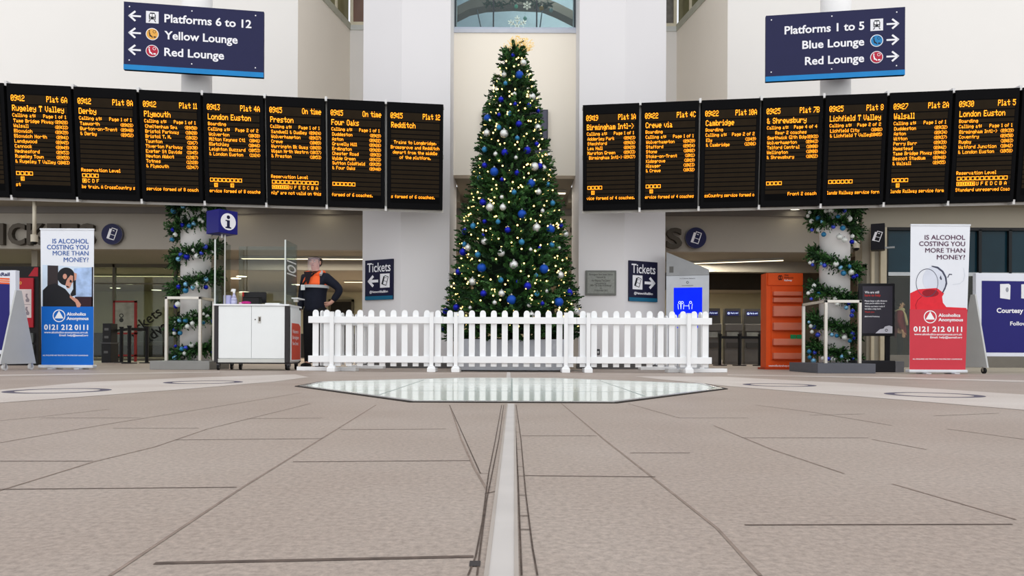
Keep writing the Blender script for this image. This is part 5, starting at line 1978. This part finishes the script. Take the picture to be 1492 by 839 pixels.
# projecting sign
jp = P(1278, 364, 14.2)
t = thing('projecting_sign', 'dark projecting ticket sign on the cream post by the teal windows', 'sign', (jp.x, 14.2, jp.z), math.radians(-28))
box_part('casing', t, (-.11, .13, -.04, .22, 0, .50), M('projecting_black', (26, 26, 32), .5), .004)
g = MB()
ticket_icon(g, .0, .25, .15, -.043, SIGNWHITE(), M('projecting_black'))
g.build('pictogram', t)
box_part('arm', t, (.06, .11, .22, .42, .05, .12), M('silver_frame'))
box_part('lamp', t, (.13, .30, .0, .06, .02, .05), M('silver_frame'))

# ---------------------------------------------------------------- ticket machines, barriers and posters of the hall
TMY = 16.6
proto = None
for px0_, px1_, yt, lab in ((1027, 1051, 450, 'dark ticket machine partly behind the fence, leftmost of the three'), (1055, 1084, 448.5, 'dark ticket machine in the middle of the three'), (1086, 1115, 447.5, 'dark ticket machine beside the orange rack, rightmost of the three')):
    c = P((px0_ + px1_) / 2, 530, TMY)
    if proto is None:
        t = thing('ticket_machine', lab, 'ticket machine', (c.x, TMY, 0), math.radians(-8), 'ticket machines in the hall')
        TM = M('machine_grey', (104, 101, 98), .45, .1)
        hw = .19
        zt_ = P(1070, 448.5, TMY).z
        box_part('body', t, (-hw, hw, .10, .5, 0, zt_ - .35), TM, .01)
        g = MB().prism([(-hw, zt_ - .36), (hw, zt_ - .36), (hw * .92, zt_), (-hw * .92, zt_)], .22, .5, M('machine_dark', (70, 68, 66), .45))
        g.build('header', t)
        box_part('lit_sign', t, (-.13, .13, .214, .222, zt_ - .16, zt_ - .06), M('machine_navy', (32, 36, 92), .4, emit=.35))
        g = MB()
        g.text('Pay by card', -.045, zt_ - .12, .035, .211, M('screen_white', (200, 214, 255), .5, emit=.8), 'LEFT', .02, .16)
        g.ring(-.09, zt_ - .11, .012, .026, .211, M('screen_white'), 16)
        g.build('lettering', t)
        g = MB().prism([(-hw, zt_ - .52), (hw, zt_ - .52), (hw, zt_ - .36), (-hw, zt_ - .36)], .04, .22, M('machine_grey'))
        g.build('hood', t, bevel=.01)
        g = MB().box(-.15, .10, .03, .045, zt_ - .66, zt_ - .54, M('machine_screen', (150, 152, 146), .3, var=.2))
        g.build('touch_screen', t)
        box_part('keypad', t, (.11, .18, .05, .11, zt_ - .70, zt_ - .56), M('machine_dark'))
        box_part('tray', t, (-.15, .15, .06, .11, zt_ - .90, zt_ - .78), M('machine_dark'))
        box_part('door', t, (-.19, .19, .085, .105, .05, zt_ - .95), TM, .004)
        proto = t
    else:
        t = copy_tree(proto)
        t.location = (c.x, TMY + (.1 if px0_ > 1060 else 0), 0)
        t['label'] = lab


def barrier(posts, h, grp):
    """one belt post each; the belt is drawn out of the post to its left"""
    for i, (px, Y, l_, to) in enumerate(posts):
        p = P(px, 500, Y)
        t = thing('belt_barrier_post', l_, 'barrier', (p.x, Y, 0), group=grp)
        MB().cyl((0, 0, .015), (0, 0, h), .034, M('barrier_black', (18, 18, 20), .45), 18).build('post', t)
        MB().cyl((0, 0, 0), (0, 0, .02), .14, M('barrier_base', (52, 50, 50), .5), 28).build('base', t)
        MB().cyl((0, 0, h), (0, 0, h + .03), .042, M('barrier_black'), 18).build('cap', t)
        if to is not None:
            q = P(posts[to][0], 500, posts[to][1])
            d = Vector((q.x - p.x, q.y - p.y))
            e = d.normalized()
            n_ = Vector((-e.y, e.x)) * .003
            a_, b_ = e * .034, d - e * .034
            MB().prism_z([tuple(a_ - n_), tuple(b_ - n_), tuple(b_ + n_), tuple(a_ + n_)], h - .065, h - .01, M('belt_black', (22, 22, 24), .7)).build('belt', t)


L_ = 'black belt barrier post before the ticket machines, '
barrier([(1049, 15.2, L_ + 'leftmost of the three', 1), (1077.5, 15.2, L_ + 'middle of the three', 2), (1107, 15.2, L_ + 'rightmost of the three', None)], .62, 'belt barrier posts by the ticket machines')
L_ = 'black belt barrier post before the glass office, '
barrier([(167.5, 16.2, L_ + 'leftmost', 1), (177, 15.4, L_ + 'second from left', 2), (188.5, 14.6, L_ + 'third from left', 3), (214, 15.0, L_ + 'nearest the left column', None)], .72, 'belt barrier posts by the ticket office')

PY_ = 16.8
t = thing('poster_stand', 'red framed pale poster stand before the ticket office glass', 'poster stand', (P(182, 520, PY_).x, PY_, 0))
hw = 17 * PY_ / F
zt_ = P(182, 438, PY_).z
RF = M('frame_red', (140, 40, 36), .5)
g = MB()
g.box(-hw, -hw + .04, -.02, .02, 0, zt_, RF)
g.box(hw - .05, hw, -.02, .02, 0, zt_, RF)
g.box(-hw, hw, -.02, .02, zt_ - .04, zt_, RF)
g.box(-hw, hw, -.02, .02, .62, .66, RF)
g.box(-hw, hw, -.02, .02, .12, .16, RF)
g.build('frame', t)
box_part('poster', t, (-hw + .04, hw - .05, -.006, .006, .66, zt_ - .04), M('poster_pale', (146, 146, 132), .6, var=.2, scale=6))
g = MB()
ik = M('poster_ink', (52, 54, 50), .6)
g.ring(-.08, zt_ - .34, .03, .05, -.008, ik, 18)
g.disc(-.08, zt_ - .44, .05, -.008, ik, 16)
g.disc(-.08, zt_ - .62, .02, -.008, ik, 12)
g.build('lettering', t)

EY = 15.4
for k, (px, lab) in enumerate(((150, 'black stacked equipment cabinet before the ticket office, beside the blue banner'),)):
    c = P(154.5, 530, EY)
    t = thing('equipment_cabinet', lab, 'cabinet', (c.x, EY, 0))
    hw = 6.8 * EY / F
    z2 = P(154, 471, EY).z
    box_part('lower_unit', t, (-hw, hw, 0, .3, 0, z2 * .48), M('cabinet_black', (30, 30, 32), .5), .006)
    box_part('upper_unit', t, (-hw * .9, hw * .9, .02, .28, z2 * .52, z2), M('cabinet_black'), .006)
    box_part('shelf', t, (-hw * 1.05, hw * 1.05, -.01, .31, z2 * .48, z2 * .52), M('cabinet_grey', (74, 74, 76), .5))
    g = MB()
    for z in (.24, .62, .82):
        g.rect(-hw * .5, hw * .4, z2 * z, z2 * z + .05, -.001 if z < .48 else .018, M('cabinet_panel', (92, 92, 92), .4))
    g.build('control_panel', t)

QY = 12.7
t = thing('poster_cabinet', 'black cabinet with a red rail map poster behind the left notice trolley', 'poster stand', (P(40, 530, QY).x, QY, 0))
qs = F / QY


def QX(px):
    return (px - 40) / qs


def QZ(py):
    return P(40, py, QY).z


box_part('cabinet', t, (QX(-20), QX(56), 0, .3, 0, QZ(388)), M('cabinet_deep_black', (22, 20, 22), .5), .004)
RDP = M('poster_red', (172, 32, 46), .5, var=.04)
g = MB().prism([(QX(41), QZ(402.5)), (QX(55), QZ(402.5)), (QX(55), QZ(389.5)), (QX(50), QZ(389.5))], -.006, 0, RDP)
g.build('header', t)
box_part('poster', t, (QX(8), QX(49.5), -.03, .0, QZ(477), QZ(405)), RDP, .004)
g = MB()
g.rect(QX(10), QX(47), QZ(463), QZ(421.5), -.032, M('map_pale', (216, 202, 202), .6))
mk = M('map_grey', (140, 130, 138), .6)
for cx_ in (30.5, 41):
    for cy_ in (434, 453):
        g.poly([(QX(cx_ + a), QZ(cy_ + b)) for a, b in ((-1.5, 6), (2.5, 6), (3.5, 3), (1.5, 0), (0, -3), (1, -6), (-2, -6), (-2.5, -2), (-.5, 1), (-2.5, 3))], -.034, mk)
    g.rect(QX(cx_ - 6), QX(cx_ + 5), QZ(444), QZ(443.4), -.034, mk)
g.text('10', QX(27), QZ(414.5), .05, -.033, M('poster_yellow', (236, 170, 80), .5), 'LEFT', .02, .07)
g.build('map', t)
for k, y in enumerate((500, 517)):
    box_part('leaflet_holder', t, (QX(38), QX(50), -.04, 0, QZ(y - 1), QZ(y - 18 + 3)), M('holder_smoke', (84, 88, 88), .3))

# low dark benches in the office
for px, lab in ((232, 'dark bench inside the ticket office behind the glass'),):
    c = P(px, 525, 21.0)
    t = thing('bench', lab, 'bench', (c.x, 21.0, 0))
    box_part('seat', t, (-1.6, 1.6, 0, .6, .38, .5), M('bench_dark', (36, 36, 38), .6), .01)
    box_part('backrest', t, (-1.6, 1.6, .5, .6, .5, .95), M('bench_dark'), .01)
    for x in (-1.4, 1.4):
        box_part('leg', t, (x - .04, x + .04, .05, .5, 0, .38), M('bench_leg', (70, 70, 70), .4, .4))
# cable on the floor behind the right fence panel
pts = [P(869, 536, 10.6), P(866, 541, 10.4)]
a = G(876, 541.5)
cpts = [Vector((1.16, 11.93, .12)), Vector((1.2, 11.5, .01)), Vector((1.18, 11.0, .008)), Vector((1.05, 10.6, .008)), Vector((.85, 10.5, .02))]
tag(MB().tube([tuple(p) for p in cpts], .008, M('cable_grey', (150, 148, 140), .6), 8).build('power_cable', smooth=True), 'pale power cable trailing on the floor behind the right front fence panel', 'cable')
sk = P(870, 513, 11.98)
t = thing('power_socket', 'dark power socket low on the right pier behind the fence', 'socket', (sk.x, 11.985, sk.z - .04))
box_part('plate', t, (-.045, .045, -.012, .012, 0, .09), M('socket_dark', (48, 50, 56), .4), .003)
box_part('plug', t, (.0, .03, -.03, -.012, .02, .06), M('socket_plug', (200, 200, 200), .4))
# ================================================================== PEOPLE
def skin_mesh(verts, edges, sub=2):
    """verts: list of (co, radius); grows one smooth limb surface"""
    me = bpy.data.meshes.new('skeleton')
    me.from_pydata([v[0] for v in verts], edges, [])
    o = bpy.data.objects.new('skeleton', me)
    COL.objects.link(o)
    md = o.modifiers.new('skin', 'SKIN')
    md.use_smooth_shade = True
    if not me.skin_vertices:
        raise RuntimeError('no skin layer')
    for i, v in enumerate(verts):
        r = v[1]
        me.skin_vertices[0].data[i].radius = (r, r) if not isinstance(r, tuple) else r
        me.skin_vertices[0].data[i].use_root = (i == 0)
    ss = o.modifiers.new('sub', 'SUBSURF')
    ss.levels = sub
    ss.render_levels = sub
    dg = bpy.context.evaluated_depsgraph_get()
    ev = o.evaluated_get(dg)
    m2 = ev.to_mesh()
    vs = [tuple(v.co) for v in m2.vertices]
    fs = [list(p.vertices) for p in m2.polygons]
    ev.to_mesh_clear()
    bpy.data.objects.remove(o)
    bpy.data.meshes.remove(me)
    return vs, fs


def chain(verts, edges, pts, start=None):
    prev = start
    for p in pts:
        verts.append(p)
        i = len(verts) - 1
        if prev is not None:
            edges.append((prev, i))
        prev = i
    return prev


def flat(vs, k=.74, zmax=1.46, zmin=.9):
    """flatten the trunk front to back"""
    return vs


SKIN = M('skin', (206, 158, 140), 0.55, var=.04)


def face(g, c, s=1.0, hair=None, lip=(150, 84, 80)):
    """features on a head centred at c, facing -y"""
    x, y, z = c
    EW, EI, LP = M('eye_white', (232, 230, 226), .3), M('eye_dark', (46, 34, 28), .3), M('lips_%d' % lip[0], lip, .5)
    for q in (-1, 1):
        g.sphere((x + q * .030 * s, y - .074 * s, z + .004), .012 * s, EW, 10, 8, 1.2, .6, .7)
        g.sphere((x + q * .030 * s, y - .081 * s, z + .004), .006 * s, EI, 8, 6, 1, .6, 1)
        g.sphere((x + q * .031 * s, y - .077 * s, z + .024 * s), .016 * s, hair or EI, 8, 6, 1.2, .5, .28)
        g.sphere((x + q * .083 * s, y + .008 * s, z - .006), .026 * s, SKIN, 10, 8, .4, .75, 1.2)
    g.sphere((x, y - .088 * s, z - .022 * s), .015 * s, SKIN, 10, 8, .9, 1.1, 1.0)
    g.sphere((x, y - .080 * s, z - .008 * s), .011 * s, SKIN, 8, 8, .7, 1, 1.8)
    g.sphere((x, y - .078 * s, z - .052 * s), .020 * s, LP, 10, 6, 1.15, .5, .32)


def hand(verts, edges, wrist_i, w, d, side, curl=.4, thumb=1):
    """palm and five bent fingers growing from the wrist along d"""
    w, d, side = Vector(w), Vector(d).normalized(), Vector(side).normalized()
    nrm = d.cross(side).normalized()
    palm = w + d * .055
    verts.append((tuple(palm), .026))
    pi = len(verts) - 1
    edges.append((wrist_i, pi))
    for k, L in zip((-1.5, -.5, .5, 1.5), (.062, .075, .080, .070)):
        b = palm + d * .035 + side * (.0175 * k)
        m_ = b + d * L * .5 + nrm * curl * .012
        e = b + d * L * .9 + nrm * curl * .045
        chain(verts, edges, [(tuple(b), .0105), (tuple(m_), .0095), (tuple(e), .008)], pi)
    t0 = palm + side * (.030 * thumb) - d * .012
    t1 = t0 + side * (.022 * thumb) + d * .030
    t2 = t1 + side * (.004 * thumb) + d * .026
    chain(verts, edges, [(tuple(t0), .012), (tuple(t1), .0105), (tuple(t2), .009)], pi)


def squash(vs, k, z0, z1, xmax):
    out = []
    for x, y, z in vs:
        f = 1.0
        if z0 < z < z1 and abs(x) < xmax:
            f = k
        out.append((x, y * f, z))
    return out


# ---------------------------------------------------------------- staff member behind the desk
SY = 11.6
sp_ = P(459, 537, SY)
st = thing('person', 'person in navy jacket, orange vest and face shield, hand on hip behind the fence', 'person', (sp_.x, SY, 0), math.radians(-14))
st.scale = (1.03, 1.03, 1.03)
TR = [((0, .0, .94), .150), ((0, -.012, 1.06), .162), ((0, -.005, 1.20), .165), ((0, .01, 1.33), .140), ((0, .015, 1.42), .085)]
SHL, SHR = (-.175, .015, 1.375), (.175, .015, 1.375)
ELL, WRL = (-.235, .03, 1.11), (-.235, -.05, .87)
ELR, WRR = (.375, .10, 1.20), (.245, .045, 1.00)
v, e = [], []
chain(v, e, [((0, 0, .94), .105), ((0, -.01, 1.06), .130), ((0, 0, 1.20), .150), ((0, .01, 1.33), .125), ((0, .012, 1.43), .062), ((0, .004, 1.49), .056), ((0, -.018, 1.545), .066), ((0, -.012, 1.615), .084), ((0, .004, 1.665), .074)])
for sh, el, wr, sd in ((SHL, ELL, WRL, -1), (SHR, ELR, WRR, 1)):
    i = chain(v, e, [(sh, .062), (el, .046), (wr, .030)], 3)
    if sd < 0:
        hand(v, e, i, wr, (0, -.25, -1), (0, -1, .2), .5, 1)
    else:
        hand(v, e, i, wr, (-.8, -.35, -.45), (0, -.7, .6), .8, 1)
for sd in (-1, 1):
    chain(v, e, [((sd * .085, 0, .84), .070), ((sd * .105, -.012, .48), .056), ((sd * .11, .02, .10), .042), ((sd * .125, -.10, .045), .038), ((sd * .13, -.16, .038), .030)], 0)
vs, fs = skin_mesh(v, e)
g = MB().add(vs, fs, SKIN)
HAIR = M('hair_brown', (58, 44, 38), .7)
face(g, (0, -.014, 1.612), 1.0, HAIR)
g.build('body', st, smooth=True)
JK = M('jacket_navy', (27, 30, 44), .8, var=.12, scale=14)
v, e = [], []
chain(v, e, [((0, 0, .84), .160), ((0, 0, .90), .172), ((0, -.012, 1.06), .182), ((0, -.004, 1.20), .186), ((0, .01, 1.33), .150), ((0, .014, 1.415), .085), ((0, .012, 1.455), .072)])
for sh, el, wr in ((SHL, ELL, WRL), (SHR, ELR, WRR)):
    chain(v, e, [(sh, .088), (tuple((Vector(sh) + Vector(el)) / 2), .078), (el, .070), (tuple((Vector(el) + Vector(wr)) / 2), .060), (tuple(Vector(el) * .08 + Vector(wr) * .92), .046)], 4)
vs, fs = skin_mesh(v, e)
MB().add(vs, fs, JK).build('jacket', st, smooth=True)
TRS = M('trousers_black', (24, 24, 27), .8)
v, e = [], []
chain(v, e, [((0, 0, .98), .165), ((0, 0, .89), .165)])
for sd in (-1, 1):
    chain(v, e, [((sd * .095, 0, .82), .112), ((sd * .106, -.010, .48), .085), ((sd * .112, .015, .12), .072), ((sd * .113, .01, .07), .070)], 1)
vs, fs = skin_mesh(v, e)
MB().add(vs, fs, TRS).build('trousers', st, smooth=True)
for sd in (-1, 1):
    g = MB().sphere((sd * .118, -.06, .046), .055, BLACK(), 16, 10, .95, 2.5, .83)
    g.build('shoe', st, smooth=True)
# hi-vis vest front: wraps the chest
v, e = [], []
chain(v, e, [((0, -.012, 1.225), .205), ((0, -.010, 1.28), .205), ((0, -.008, 1.34), .186), ((0, -.002, 1.39), .150), ((0, .008, 1.43), .10)])
vs, fs = skin_mesh(v, e)
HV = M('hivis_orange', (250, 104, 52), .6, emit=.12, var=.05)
g = MB().add(vs, fs, HV)
for sd in (-1, 1):
    g.tube([(sd * .06, -.10, 1.40), (sd * .115, -.07, 1.445), (sd * .125, .02, 1.462), (sd * .11, .09, 1.43)], .030, HV, 10)
g.build('vest', st, smooth=True)
g = MB()
band = []
for k in range(33):
    a = 2 * PI * k / 32
    band.append((.208 * math.cos(a), -.010 + .208 * math.sin(a)))
SLV = M('reflective_silver', (190, 192, 196), .4)
for k in range(32):
    (x0, y0), (x1, y1) = band[k], band[k + 1]
    g.quad((x0, y0, 1.215), (x1, y1, 1.215), (x1 * .995, y1 * .995, 1.258), (x0 * .995, y0 * .995, 1.258), SLV)
g.tube([(.115, -.02, 1.468), (.135, -.06, 1.45), (.14, -.10, 1.41)], .022, SLV, 8)
g.build('reflective_band', st)
g = MB().tube([(.06, -.15, 1.43), (.02, -.19, 1.38), (-.05, -.215, 1.31), (-.12, -.19, 1.24), (-.16, -.15, 1.18)], .014, BLACK(), 8)
g.tube([(-.06, -.15, 1.43), (-.06, -.19, 1.36), (-.07, -.218, 1.26)], .006, BLACK(), 6)
g.build('strap', st, smooth=True)
box_part('identity_card', st, (-.115, -.05, -.228, -.221, 1.175, 1.255), M('card_white', (230, 232, 236), .4))
g = MB().poly([(-.07, 1.45), (.07, 1.45), (.015, 1.27), (-.015, 1.26)], -.222, M('shirt_dark', (38, 28, 36), .7))
g.build('shirt_front', st)
g = MB()
g.sphere((0, .026, 1.618), .092, HAIR, 18, 12, .98, .98, .92)
g.build('hair', st, smooth=True)
g = MB()
vs, fs = [], []
n = 14
for j, z in enumerate((1.475, 1.55, 1.62, 1.672)):
    for k in range(n + 1):
        a = -PI / 2 + (k / n - .5) * 2.5
        r = .108
        vs.append((r * math.cos(a), -.012 + r * 1.12 * math.sin(a), z))
for j in range(3):
    for k in range(n):
        a = j * (n + 1) + k
        fs.append((a, a + 1, a + n + 2, a + n + 1))
g.add(vs, fs, M('visor_film', (240, 214, 222), .12, alpha=.26, var=0))  # pink tint is a reflection painted into the clear shield
g.build('face_shield', st, smooth=True)
g = MB()
ring = []
for k in range(25):
    a = 2 * PI * k / 24
    ring.append((.100 * math.cos(a), -.008 + .108 * math.sin(a), 1.655))
g.tube(ring, .010, M('headband_dark', (44, 40, 46), .6), 8)
g.build('headband', st, smooth=True)

# ---------------------------------------------------------------- passer-by seen in the shop
WY = 18.2
wp = P(1311, 528, WY)
wm = thing('person', 'person with dark hair in a maroon coat and cream scarf beside the red banner', 'person', (wp.x, WY, 0), math.radians(62))
v, e = [], []
chain(v, e, [((0, 0, .86), .120), ((0, 0, 1.0), .112), ((0, 0, 1.13), .120), ((0, .01, 1.24), .105), ((0, .01, 1.32), .052), ((0, 0, 1.37), .048), ((0, -.018, 1.415), .060), ((0, -.012, 1.475), .078), ((0, .002, 1.52), .068)])
for sd in (-1, 1):
    sh, el, wr = (sd * .155, .01, 1.265), (sd * .19, .03, 1.02), (sd * .17, -.06, .80)
    i = chain(v, e, [(sh, .052), (el, .040), (wr, .026)], 3)
    hand(v, e, i, wr, (0, -.2, -1), (0, -1, .2), .5, 1)
    chain(v, e, [((sd * .085, 0, .78), .086), ((sd * .09, -.01, .43), .056), ((sd * .09, .02, .09), .038), ((sd * .095, -.10, .04), .032)], 0)
vs, fs = skin_mesh(v, e)
g = MB().add(vs, fs, SKIN)
face(g, (0, -.014, 1.475), .93, M('hair_black', (24, 20, 20), .6))
g.build('body', wm, smooth=True)
v, e = [], []
chain(v, e, [((0, 0, .60), .170), ((0, 0, .80), .158), ((0, 0, 1.0), .140), ((0, 0, 1.13), .145), ((0, .01, 1.245), .120), ((0, .01, 1.31), .068)])
for sd in (-1, 1):
    chain(v, e, [((sd * .155, .01, 1.265), .074), ((sd * .19, .03, 1.02), .062), ((sd * .172, -.05, .83), .048)], 4)
vs, fs = skin_mesh(v, e)
MB().add(vs, fs, M('coat_maroon', (112, 28, 44), .8, var=.1)).build('coat', wm, smooth=True)
v, e = [], []
chain(v, e, [((0, 0, .84), .12), ((0, 0, .80), .12)])
for sd in (-1, 1):
    chain(v, e, [((sd * .088, 0, .72), .092), ((sd * .092, -.01, .43), .068), ((sd * .092, .015, .10), .056)], 1)
vs, fs = skin_mesh(v, e)
MB().add(vs, fs, TRS).build('trousers', wm, smooth=True)
for sd in (-1, 1):
    MB().sphere((sd * .095, -.05, .042), .048, M('shoe_tan', (128, 92, 62), .6), 14, 8, .95, 2.4, .85).build('shoe', wm, smooth=True)
g = MB()
HB = M('hair_black')
g.sphere((0, .026, 1.49), .094, HB, 16, 12, .98, 1.0, .98)
g.sphere((0, .07, 1.37), .075, HB, 14, 10, 1.1, .8, 1.6)
g.build('hair', wm, smooth=True)
sc2 = MB()
SCF = M('scarf_cream', (196, 178, 150), .9, var=.1, scale=20)
ring = [(.088 * math.cos(2 * PI * k / 20), .005 + .082 * math.sin(2 * PI * k / 20), 1.325 + .02 * math.sin(2 * PI * k / 10)) for k in range(21)]
sc2.tube(ring, .036, SCF, 10)
sc2.tube([(-.09, -.06, 1.31), (-.12, -.11, 1.2), (-.125, -.14, 1.05), (-.12, -.15, .95)], .03, SCF, 8)
sc2.build('scarf', wm, smooth=True)
